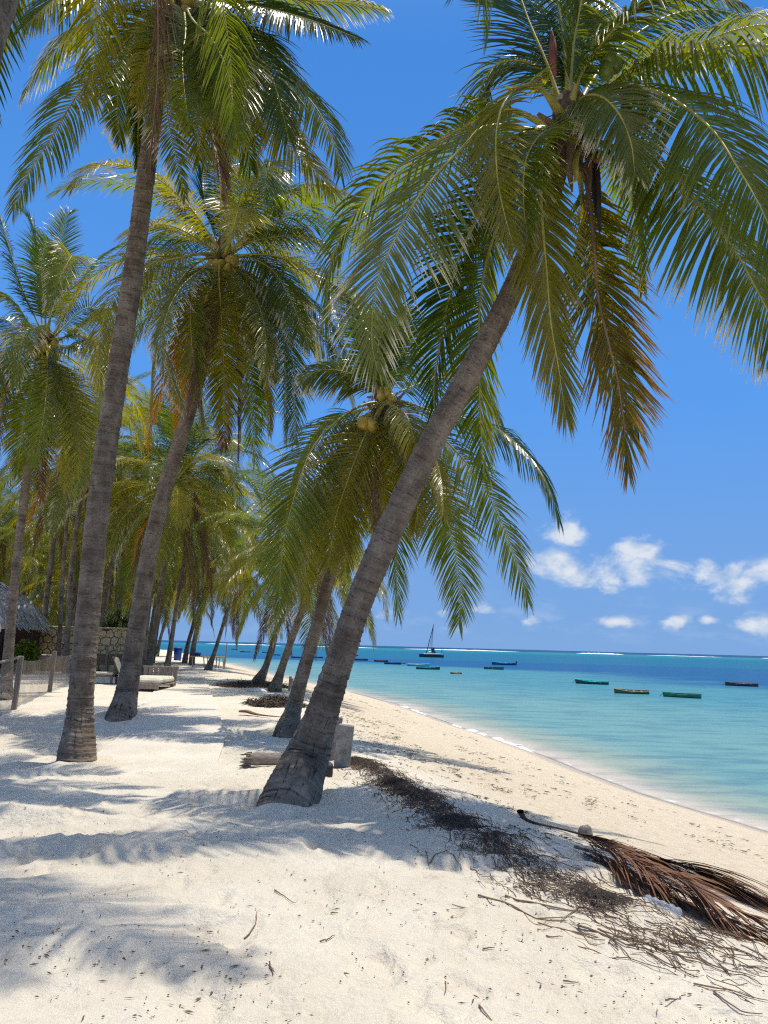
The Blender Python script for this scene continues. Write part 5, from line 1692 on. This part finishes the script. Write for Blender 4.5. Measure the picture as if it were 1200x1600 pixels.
# string of lamps between trunks by the hut
a, b = at(14, 938, 30.0), at(62, 924, 33.0)
sl = empty('string_lights', a, 'sagging string of small white lamps strung in front of the thatched hut', 'string lights')
cp = [a + (b - a) * u + np.array([0, 0, -.35 * 4 * u * (1 - u)]) for u in np.linspace(0, 1, 16)]
MB().tube(cp, .008, 5).build('cable', M['black'], sl)
for k in (2, 5, 8, 11, 14):
    MB().lump(cp[k] + np.array([0, 0, -.08]), (.05, .05, .075), k, 0, 8, 6).build('bulb', M['bulb'], sl, True)

# ------------------------------------------------------------------ things on the sand around the leaning palm
for k, (px, py, top, w, lab, tilt) in enumerate(((536, 1198, 1137, 29, 'rough concrete slab set upright in the sand right of the big leaning trunk', .10),
                                               (518, 1186, 1124, 26, 'second upright concrete slab, half hidden behind the big leaning trunk', .12))):
    p = on_ground(px, py)
    h = (py - top) / F * p.y * 1.03
    w_ = w / F * p.y * .82
    tag(MB().box((0, 0, h / 2 - .06), (w_, .07, h + .12), (0.04, tilt, -.25 + .2 * k), .012).build('concrete_slab', M['concrete']), lab, 'concrete slab').location = p

p = on_ground(418, 1198)
q = np.array(p)
mb = MB()
axd = np.array([.95, .28, 0.02])
pts = [q - axd * .28 + [0, 0, .10], q - axd * .12 + [0, 0, .10], q + axd * .1 + [0, 0, .09], q + axd * .45 + [0, 0, .08]]
mb.tube(catmull(pts, 12), np.interp(np.linspace(0, 1, 12), [0, .12, .4, 1], [.05, .085, .078, .072]), 12)
rgd = np.random.default_rng(6)
for k in range(26):
    d = nrm(rgd.normal(0, 1, 3)) * .085
    s0 = q - axd * .22 + [0, d[1], .10 + d[2]]
    mb.tube([s0, s0 - axd * rgd.uniform(.05, .16) + rgd.normal(0, .015, 3)], [.012, .004], 4)
tag(mb.build('driftwood_log', M['drift'], None, True), 'short weathered log with frayed end lying left of the big leaning trunk', 'log')

p = on_ground(393, 1120)
mb = MB()
mb.tube(catmull([np.array(p) + v for v in ([-.28, .18, .08], [-.12, .08, .09], [.08, -.02, .05], [.35, -.12, .03], [.75, -.25, .02])], 14),
        np.interp(np.linspace(0, 1, 14), [0, .2, .5, 1], [.05, .07, .035, .012]), 8, flat=.5)
tag(mb.build('palm_husk', M['nut_brown'], None, True), 'orange brown dry palm husk lying on the sand between path and trunk', 'husk')

p = on_ground(511, 1212)
tag(MB().lump((0, 0, .05), (.07, .06, .08), 3, .15, 12, 8).build('rubber_scrap', M['black'], None, True), 'small black rubber scrap at the right foot of the big leaning trunk', 'scrap').location = p

p = on_ground(402, 1081)
tag(MB().lump((0, 0, .03), (.35, .22, .09), 5, .1, 14, 8).build('pale_stone', M['plaster'], None, True), 'flat pale stone lying by the debris below the shore palms', 'stone').location = p

for k, (pxa, pya, pxb, pyb) in enumerate(((451, 1079, 454, 1057), (456, 1078, 457, 1060))):
    p = on_ground(pxa, pya)
    q = at(pxb, pyb, p.y)
    tag(MB().tube([np.array(p) - [0, 0, .2], q], .045, 7).build('stake', M['bamboo']), ('left' if k == 0 else 'right') + ' one of two short wooden stakes in the beach between the shore palms', 'stake')


def twig_heap(name, c, rx, ry, h, n, L, seed, m):
    rg = np.random.default_rng(seed)
    b = MB()
    for i in range(n):
        r_, a = math.sqrt(rg.random()), rg.uniform(0, 6.28)
        x, y = c[0] + rx * r_ * math.cos(a), c[1] + ry * r_ * math.sin(a)
        z = float(gz(x, y)) + h * (1 - r_ ** 1.5) * rg.random() + .01
        d = rg.normal(0, 1, 3) * [1, 1, .35]
        d = d / np.linalg.norm(d) * rg.uniform(.3, 1) * L
        b.tube([np.array([x, y, z]) - d / 2, np.array([x, y, z + .03]) + rg.normal(0, .02, 3), np.array([x, y, z]) + d / 2], [.007, .008, .003], 3, False)
    return b.build(name, m)


p = on_ground(430, 1103)
tag(twig_heap('debris_heap', p, .75, .65, .22, 900, .5, 12, M['twig_dark']), 'dark heap of dry palm litter below the pale shore trunk', 'debris heap')
p = on_ground(396, 1073)
tag(twig_heap('debris_heap', p, 1.3, .9, .20, 700, .6, 13, M['twig_dark']), 'spread of dark litter around the foot of the fourth shore palm', 'debris heap')

# wrack line: a band of seagrass and twigs thrown up along the crest of the beach
wl = [on_ground(*q) for q in ((552, 1188), (600, 1212), (650, 1242), (700, 1278), (760, 1312), (820, 1352), (870, 1382), (930, 1405), (1000, 1432), (1100, 1490), (1210, 1530))]
wl = catmull(np.array([tuple(q) for q in wl]), 120)
Tw, Sw, _ = frames(wl)


def scatter_twigs(name, n, m, wid, L, r, seed, u0=0, u1=1, align=.6, dens=None, lift=.022):
    rg = np.random.default_rng(seed)
    V, Q, nv = [], [], 0
    k = 0
    while k < n:
        u = rg.uniform(u0, u1)
        if dens is not None and rg.random() > dens(u):
            continue
        k += 1
        i = int(u * 119)
        off = rg.normal(0, 1) * wid * (.8 + .5 * math.sin(u * 23) ** 2)
        c = wl[i] + Sw[i] * off
        a = rg.normal(0, 1 - align)
        d = Tw[i] * math.cos(a) + Sw[i] * math.sin(a)
        d = np.array([d[0], d[1], 0])
        s = np.array([-d[1], d[0], 0])
        l = rg.uniform(.3, 1) * L
        x = np.array([c + d * l * (f - .5) + s * l * rg.normal(0, .05) for f in (0, .35, .7, 1)])
        z = gz(x[:, 0], x[:, 1]) + .006 + np.abs(rg.normal(0, lift)) * math.exp(-(off / wid) ** 2) * np.array([.5, 1, 1, .4]) + rg.normal(0, .008, 4)
        P = np.c_[x[:, :2], z]
        rr = r * rg.uniform(.5, 1.3)
        for q_ in P:
            V += [q_ + s * rr, q_ - s * rr, q_ + [0, 0, rr * 1.5]]
        for j in range(3):
            for e in range(3):
                Q.append((nv + 3 * j + e, nv + 3 * j + (e + 1) % 3, nv + 3 * j + 3 + (e + 1) % 3, nv + 3 * j + 3 + e))
        nv += 12
    return tag(obj(name, mesh_np(name, np.array(V), [np.array(Q)], m)), kind='stuff')


scatter_twigs('wrack_seagrass', 3900, M['twig_dark'], .10, .20, .0024, 1, 0, .86, .5, lambda u: (.25 + .75 * max(0, math.sin(u * 61) * .6 + math.sin(u * 23 + 1) * .7)) * (1 if u < .55 else .45))
scatter_twigs('wrack_twigs', 1200, M['twig'], .20, .30, .0026, 2, 0, 1, .7, lambda u: .3 + .7 * max(0, math.sin(u * 47 + 2)), .012)

# sticks on their own on the sand, lower right
tw = np.random.default_rng(29)
SP = [((745, 1403), (905, 1448)), ((790, 1402), (960, 1440)), ((905, 1418), (880, 1440)), ((840, 1440), (930, 1470)), ((935, 1455), (1060, 1492)), ((960, 1470), (1110, 1510)),
      ((1010, 1497), (1090, 1530)), ((1085, 1540), (1200, 1570)), ((880, 1535), (905, 1538)), ((853, 1465), (880, 1470)), ((1114, 1558), (1190, 1590)), ((1040, 1568), (1064, 1563)),
      ((945, 1440), (1010, 1452)), ((1143, 1484), (1152, 1515)), ((1090, 1500), (1180, 1530)), ((748, 1573), (770, 1598)), ((695, 1542), (696, 1556)), ((754, 1487), (773, 1488)),
      ((665, 1330), (668, 1345)), ((670, 1342), (702, 1330)), ((612, 1268), (640, 1262)), ((735, 1355), (755, 1368)), ((427, 1395), (462, 1408)), ((385, 1462), (403, 1432)), ((500, 1476), (524, 1466)),
      ((420, 1512), (428, 1526)), ((517, 1427), (528, 1426)), ((1100, 1470), (1215, 1512)), ((1020, 1462), (1150, 1500)), ((900, 1452), (1030, 1500))]
rowsn = ['near the fallen frond', 'on the open sand']
for i, (a, b) in enumerate(SP):
    pa, pb = np.array(on_ground(*a)), np.array(on_ground(*b))
    n = 9
    u = np.linspace(0, 1, n)[:, None]
    P = pa + (pb - pa) * u
    L = np.linalg.norm(pb - pa)
    nn_ = np.array([-(pb - pa)[1], (pb - pa)[0], 0]) / max(L, 1e-6)
    P = P + nn_ * (L * .09 * vnoise(u[:, 0] * 3 + i * 7, u[:, 0] * 0, 5))[:, None]
    P[:, 2] = gz(P[:, 0], P[:, 1]) + .007 + .012 * np.abs(vnoise(u[:, 0] * 4 + i, u[:, 0] * 0, 6))
    r_ = .0045 if L < .5 else .0065
    mb = MB().tube(P - pa, np.linspace(r_, r_ * .4, n), 5)
    if L > .5:
        mb.tube([P[5] - pa, P[5] - pa + (P[8] - P[5]) * .7 + nn_ * .09 + [0, 0, .01]], [r_ * .6, .002], 4)
    o = obj('dry_stick', mb.mesh('dry_stick', M['twig']), None, pa)
    own = {0: 'longest dry stick, the leftmost of those below the wrack line', 1: 'long dry stick parallel to and just above the leftmost one', 7: 'thick dry stick near the bottom right corner',
           2: 'short pale stick crossing the others like a fork', 15: 'slanting little stick at the bottom edge, below the middle of the sand', 16: 'little stick pointing straight up the picture, alone on bare sand',
           20: 'dark stick in the shade right of the big trunk, at its edge', 23: 'slanting stick alone on the bare sand left of the middle'}
    tag(o, own.get(i, 'thin dry brown stick lying on the pale sand in front of the wrack line'), 'stick', 'dry sticks scattered on the sand')

# chips and specks of leaf on the near sand
ch = np.random.default_rng(51)
n = 4200
Y = 3.2 + 8.5 * ch.random(n) ** 1.4
X = ch.uniform(-.56, .52, n) * Y
kk = (vnoise(X * 3.1, Y * 3.1, 35) > -.12 + .2 * ch.random(n)) & (ch.random(n) < 1.5 * np.where(X > np.interp(Y, CR_Y, CR_X) + .2, .25, .35 + .65 * (vnoise(X * 1.6, Y * 1.6, 33) + .5)))
X, Y = X[kk], Y[kk]
n = len(X)
Z = gz(X, Y) + .005
a = ch.uniform(0, 6.28, n)
L, Wd = ch.uniform(.003, .013, n) * ch.choice([1, 1, 1, 1, 1, 2.4], n), ch.uniform(.002, .006, n)
dx, dy = np.cos(a), np.sin(a)
V = np.stack([np.stack([X + dx * L, Y + dy * L, Z + .002], 1), np.stack([X - dy * Wd, Y + dx * Wd, Z + .006], 1), np.stack([X - dx * L, Y - dy * L, Z + .003], 1), np.stack([X + dy * Wd, Y - dx * Wd, Z + .001], 1)], 1)
tag(obj('leaf_litter', mesh_np('leaf_litter', V.reshape(-1, 3), [np.arange(4 * n).reshape(-1, 4)], M['chip'])), kind='stuff')

# seaweed scraps in tide lines down the beach face
sw = np.random.default_rng(61)
V, Q, nv = [], [], 0
for k in range(1500):
    y = 4.5 + 38 * sw.random() ** 1.7
    tl = sw.choice([.10, .20, .30, .42, .58, .66], p=[.24, .26, .20, .14, .08, .08]) + sw.normal(0, .022 if sw.random() < .6 else .06) + .03 * math.sin(y * .8)
    x = np.interp(y, CR_Y, CR_X) + tl * (np.interp(y, SH_Y, SH_X) - np.interp(y, CR_Y, CR_X))
    if vnoise(np.array([x * .9]), np.array([y * .6]), 88)[0] < -.10:
        continue
    big = sw.random() < .07
    for j in range(int(sw.integers(10, 22)) if big else int(sw.integers(2, 6))):
        c = np.array([x, y]) + sw.normal(0, .07 if big else .045, 2)
        a = sw.normal(1.9, .8)
        l, w = sw.uniform(.015, .07), sw.uniform(.004, .011)
        z = float(gz0(c[0], c[1])) + .008 + (abs(sw.normal(0, .025)) if big else .004)
        d, s = np.array([math.cos(a), math.sin(a), 0]), np.array([-math.sin(a), math.cos(a), 0])
        c3 = np.array([c[0], c[1], z])
        V += [c3 - d * l, c3 + s * w + [0, 0, .01], c3 + d * l, c3 - s * w + [0, 0, .006]]
        Q.append((nv, nv + 1, nv + 2, nv + 3))
        nv += 4
tag(obj('seaweed_scraps', mesh_np('seaweed_scraps', np.array(V), [np.array(Q)], M['weed'])), kind='stuff')

# the dead frond lying at the right, and the heap of its shed leaflets
fp = [on_ground(*q) for q in ((813, 1296), (826, 1297), (887, 1312), (950, 1332), (1012, 1352), (1075, 1373), (1137, 1397), (1205, 1420), (1270, 1440))]
fp = np.array([tuple(q) for q in fp])
fp[:, 2] += [.15, .07, .07, .08, .08, .08, .06, .04, .02]
ff = empty('fallen_palm_frond', Vector(fp[2]) - Vector((0, 0, .1)), 'dead brown palm frond lying across the beach at right, stalk end turned up', 'palm frond')
P = catmull(fp, 56)
o0 = np.array(ff.location)
Vr, qr = rachis_mesh('stalk', P - o0, None, .014, 8, 1.3)
obj('stalk', mesh_np('stalk', Vr, [qr], M['boot_dark'], smooth=True), ff)
rg = np.random.default_rng(71)
for k, (vee, am, dr, off) in enumerate(((.0, 15, .5, 0), (-.6, 22, .6, -.02), (.4, 10, .5, .0))):
    Vl, cl, ql = leaflets(P + [0, 0, off], rg, npair=80, lmax=.85, wmax=.017, start=.24, fold=.06, curl=.6 * (k - 1), droop=dr, vee=vee, segs=5, amin=7, amax=am, clump=1.0, tear=.35,
                          floor=lambda x, y: gz0(x, y) + .01)
    o = obj('leaflets', mesh_np('leaflets', Vl - o0, [ql], M['leaf_dead'], attrs={'leaf': cl}), ff)
    o['kind'] = 'stuff'
hp = [on_ground(*q) for q in ((900, 1330), (950, 1356), (1010, 1390), (1070, 1420), (1130, 1448), (1190, 1470), (1230, 1482))]
hp = np.array([tuple(q) for q in hp])
hp[:, 2] += [.03, .06, .08, .08, .06, .04, .02]
hh = empty('dry_leaf_heap', Vector(hp[2]) - Vector((0, 0, .13)), 'tangled heap of rust brown dry leaflets lying in front of the fallen frond', 'leaf heap')
P = catmull(hp, 50)
o0 = np.array(hh.location)
Vr, qr = rachis_mesh('stalk', P - o0, None, .010, 6, 1.1)
obj('stalk', mesh_np('stalk', Vr, [qr], M['rachis_dry'], smooth=True), hh)
for k in range(3):
    Vl, cl, ql = leaflets(P + [0, 0, .06 * k - .05], rg, npair=90, lmax=.62, wmax=.016, start=.04, fold=.06, curl=.7 * (k - 1), droop=.4, vee=.2 * k, segs=5, amin=6, amax=19, clump=1.4, tear=.4,
                          floor=lambda x, y: gz0(x, y) + .01)
    o = obj('leaflets', mesh_np('leaflets', Vl - o0, [ql], M['leaf_dead'], attrs={'leaf': cl}), hh)
    o['kind'] = 'stuff'

p = on_ground(914, 1306)
nt = obj('coconut_husk', MB().lump((0, 0, .05), (.06, .055, .06), 9, .12, 14, 9).mesh('coconut_husk', M['drift'], smooth=True), None, p)
tag(nt, 'grey brown coconut husk lying behind the fallen frond stalk', 'coconut husk')

p = on_ground(1040, 1424)
pl = MB()
a0, a1 = np.array(on_ground(1008, 1412)) + [0, 0, .035], np.array(on_ground(1064, 1436)) + [0, 0, .035]
u = np.linspace(0, 1, 22)
rr = .024 + .010 * vnoise(u * 13, u * 0, 6)
rr[0], rr[1], rr[-1] = .011, .014, .022
pl.tube(a0 + (a1 - a0) * u[:, None] + np.c_[u * 0, .008 * np.sin(u * 19), .006 * np.sin(u * 27)], rr, 9)
tag(pl.build('plastic_bottle', M['clear'], None, True), 'crumpled clear plastic bottle in the litter in front of the fallen frond', 'bottle')

# ------------------------------------------------------------------ boats
PAINT = {}


def paint(c, r=.45):
    k = tuple(round(q, 3) for q in c)
    if k not in PAINT:
        PAINT[k] = simple('worn boat paint', c, r, .2, 4)
    return PAINT[k]


def hull_mesh(L, B, H, name, m, inner=False, z0=0.0):
    """Open boat: raked bow with rising sheer at +x, narrow transom at -x."""
    n = 17
    V, fs = [], []
    for i in range(n):
        u = i / (n - 1)
        x = (u - .5) * L
        bw = B / 2 * (np.interp(u, [0, .25, .55, .85, 1], [.55, .92, 1.0, .55, .03]))
        sh = H * (1 + .10 * (1 - u) ** 2 * 1.5 + .75 * max(0, u - .45) ** 2 * 2.6)
        kz = -.14 + (H * .55) * max(0, u - .8) ** 2 * 12
        w = .92 if inner else 1.0
        xo = x + (L * .05 * (u > .9))
        prof = [(0, kz), (bw * .55, kz + .05), (bw * .9, H * .45), (bw * 1.0, sh)]
        if inner:
            prof = [(0, H * .22), (bw * .6, H * .24), (bw * .84, H * .5), (bw * .93, sh - .01)]
        ring = [(-y, z) for (y, z) in prof[::-1]] + prof[1:]
        for (y, z) in ring:
            V.append((xo - L * .05 * 0 + (z - H) * .10 * (u > .95), y, z))
    k = 7
    for i in range(n - 1):
        for j in range(k - 1):
            fs.append((i * k + j, i * k + j + 1, (i + 1) * k + j + 1, (i + 1) * k + j))
    fs.append(tuple(range(k)))
    return MB().add(V, fs).mesh(name, m, smooth=False), V, k, n


def boat(px, py, wpx, outer, inner, trim, label, bow=-1, motor=False, rope=False, beam=.24, turn=0.0):
    p = on_ground(px, py, SEA)
    L = wpx / F * p.y
    H = .085 * L
    ang = math.atan2(-p.x, p.y) + (math.pi if bow < 0 else 0) + turn
    root = empty('small_boat', (p.x, p.y, SEA + .02), label, 'boat', 'small boats moored in the lagoon')
    root.rotation_euler = (.17 * (1 if bow > 0 else -1) + random.uniform(-.05, .05), random.uniform(-.02, .02), ang + random.uniform(-.22, .22))
    me, V, k, n = hull_mesh(L, L * beam, H, 'hull', paint(outer))
    obj('hull', me, root)
    obj('inner_hull', hull_mesh(L * .985, L * beam * .97, H * .99, 'inner_hull', paint(inner), True)[0], root)
    for s in (0, k - 1):
        MB().tube([np.array(V[i * k + s]) + [0, 0, .01] for i in range(n)], L * .0085, 5).build('gunwale', paint(trim), root, origin=(0, 0, 0))
    for u in (.22, .45, .68):
        MB().box(((u - .5) * L, 0, H * .82), (L * .055, L * beam * .9, .035)).build('thwart', paint(inner), root, origin=(0, 0, 0))
    if motor:
        mb = MB()
        mb.box((-L * .52, 0, H * 1.55), (L * .06, L * .05, H * .75), (0, .15, 0), .03)
        mb.box((-L * .53, 0, H * .6), (L * .025, L * .025, H * 1.4), (0, .1, 0))
        mb.build('outboard_motor', M['black'], root, origin=(0, 0, 0))
    if rope:
        MB().tube([(L * .52, 0, H * 1.3), (L * .58, 0, H * .7), (L * .66, 0, -.05)], .018, 4).build('mooring_rope', M['spathe_dark'], root, origin=(0, 0, 0))
    return root


TEAL, DTEAL, OLIVE, GREEN, BROWN, BLUE, LBLUE, DBLUE, TAN, WHITE = (.03, .56, .48), (.02, .10, .10), (.14, .14, .05), (.03, .20, .12), (.13, .08, .06), (.02, .14, .32), (.25, .55, .68), (.015, .05, .11), (.30, .24, .14), (.6, .6, .58)
boat(926, 1069, 48, DTEAL, TEAL, TEAL, 'dark hulled boat with bright turquoise inside and stern, left of the olive one', -1, rope=True)
boat(988, 1084, 49, OLIVE, TAN, TAN, 'olive brown boat with pale rim, between the turquoise and the green one', -1)
boat(1067, 1090, 53, GREEN, DTEAL, GREEN, 'green boat nearest to the beach at right, bow line hanging', -1, rope=True)
boat(1160, 1072, 44, BROWN, TAN, BROWN, 'brown boat farthest right in the lagoon', -1, rope=True)
boat(771, 1046, 29, GREEN, DTEAL, GREEN, 'dark green boat below the blue one with the outboard', 1)
boat(788, 1039, 35, BLUE, LBLUE, BLUE, 'blue boat carrying a dark outboard motor at its right end', -1, motor=True)
boat(713, 1053, 17, OLIVE, TAN, TAN, 'short yellowish brown boat lying alone in pale water', -1, beam=.4)
boat(668, 1046, 35, DTEAL, DTEAL, TEAL, 'dark teal boat in front of the pale blue one', 1)
boat(653, 1041, 33, LBLUE, WHITE, LBLUE, 'pale blue boat just behind the dark teal one', 1)
boat(626, 1037, 15, TAN, TAN, OLIVE, 'short tan boat left of the pale blue one', -1, beam=.4)
boat(613, 1038, 25, DBLUE, BLUE, BLUE, 'dark blue boat with bright blue rim beside the short tan one', 1)
boat(596, 1034, 21, DBLUE, BROWN, BROWN, 'dark boat with brown rim, second right of the leaning trunk', -1)
boat(564, 1032, 21, DBLUE, DTEAL, DBLUE, 'small black blue boat first right of the leaning trunk', -1)
boat(552, 1025, 14, BROWN, TAN, TAN, 'far brown boat peeping out behind the leaning trunk', 1, beam=.35)
boat(497, 1028, 14, DBLUE, DTEAL, DBLUE, 'dark boat seen between the two nearest trunks', 1)
boat(464, 1028, 16, DBLUE, BLUE, DBLUE, 'dark blue boat just right of the pale shore trunk', -1)
boat(432, 1024, 12, DBLUE, DTEAL, DBLUE, 'tiny dark boat between the two shore trunks', -1)
boat(415, 1020, 10, DBLUE, BROWN, BROWN, 'tiny dark boat left of the two shore trunks', -1)
boat(384, 1019, 16, GREEN, OLIVE, (.45, .5, .1), 'green boat with yellow rim far left in the lagoon', -1)
boat(366, 1015, 9, DBLUE, DTEAL, DBLUE, 'farthest small boat at the left end of the lagoon', 1)

# twin-hulled sailing boat at anchor
p = on_ground(674, 1027, SEA)
L = 36 / F * p.y
sb = empty('sailing_boat', (p.x, p.y, SEA), 'sailing catamaran with bare raked mast and dark awning, anchored below the reef', 'sailing boat')
sb.rotation_euler = (0, 0, math.atan2(-p.x, p.y) + math.pi + .15)
for sy in (-1, 1):
    V, fs = [], []
    for i in range(13):
        u = i / 12
        x = (u - .5) * L
        bw = .45 * np.interp(u, [0, .2, .6, .9, 1], [.6, 1, 1, .5, .04])
        V += [(x, sy * 1.5 - bw, .78 + .2 * u), (x, sy * 1.5 - bw * .7, .0), (x, sy * 1.5, -.25), (x, sy * 1.5 + bw * .7, .0), (x, sy * 1.5 + bw, .78 + .2 * u)]
    for i in range(12):
        for j in range(4):
            fs.append((i * 5 + j, i * 5 + 5 + j, i * 5 + 6 + j, i * 5 + 1 + j))
        fs.append((i * 5, i * 5 + 4, i * 5 + 9, i * 5 + 5))
    fs.append((0, 1, 2, 3, 4))
    MB().add(V, fs).build('hull', paint((.035, .03, .028)), sb, origin=(0, 0, 0))
MB().box((-.3, 0, 1.05), (L * .80, 3.9, .34), bev=.06).build('deck', paint((.55, .5, .42)), sb, origin=(0, 0, 0))
MB().box((L * .06, 0, 1.62), (L * .16, 1.8, .62), (0, 0, 0), .15).build('cabin', paint((.62, .60, .55)), sb, origin=(0, 0, 0))
MB().box((-L * .10, 0, 1.65), (L * .14, 1.6, .6), (0, 0, 0), .1).build('locker', paint((.45, .10, .07)), sb, origin=(0, 0, 0))
MB().box((-L * .27, 0, 3.05), (L * .42, 3.0, .10), (0, -.06, 0), .03).build('awning', paint((.03, .045, .07)), sb, origin=(0, 0, 0))
MB().box((-L * .05, 0, 2.5), (L * .10, 2.2, 1.1), (0, .2, 0), .15).build('sail_bundle', paint((.03, .035, .055)), sb, origin=(0, 0, 0))
for (dx, dy) in ((-.47, -1.3), (-.47, 1.3), (-.10, -1.3), (-.10, 1.3)):
    MB().tube([(L * dx, dy, 1.2), (L * dx, dy, 3.05)], .06, 6).build('awning_post', M['black'], sb, origin=(0, 0, 0))
foot, topp = np.array([L * .22, 0, 1.2]), np.array([-L * .08, 0, 10.6])
MB().tube([foot, (foot + topp) / 2, topp], [.14, .12, .07], 8).build('mast', M['black'], sb, origin=(0, 0, 0))
for tgt in ((L * .10, 0, 1.6), (L * .02, 1.4, 1.2), (L * .02, -1.4, 1.2)):
    MB().tube([np.array(tgt), topp * .97 + foot * .03], .045, 5).build('stay', M['black'], sb, origin=(0, 0, 0))
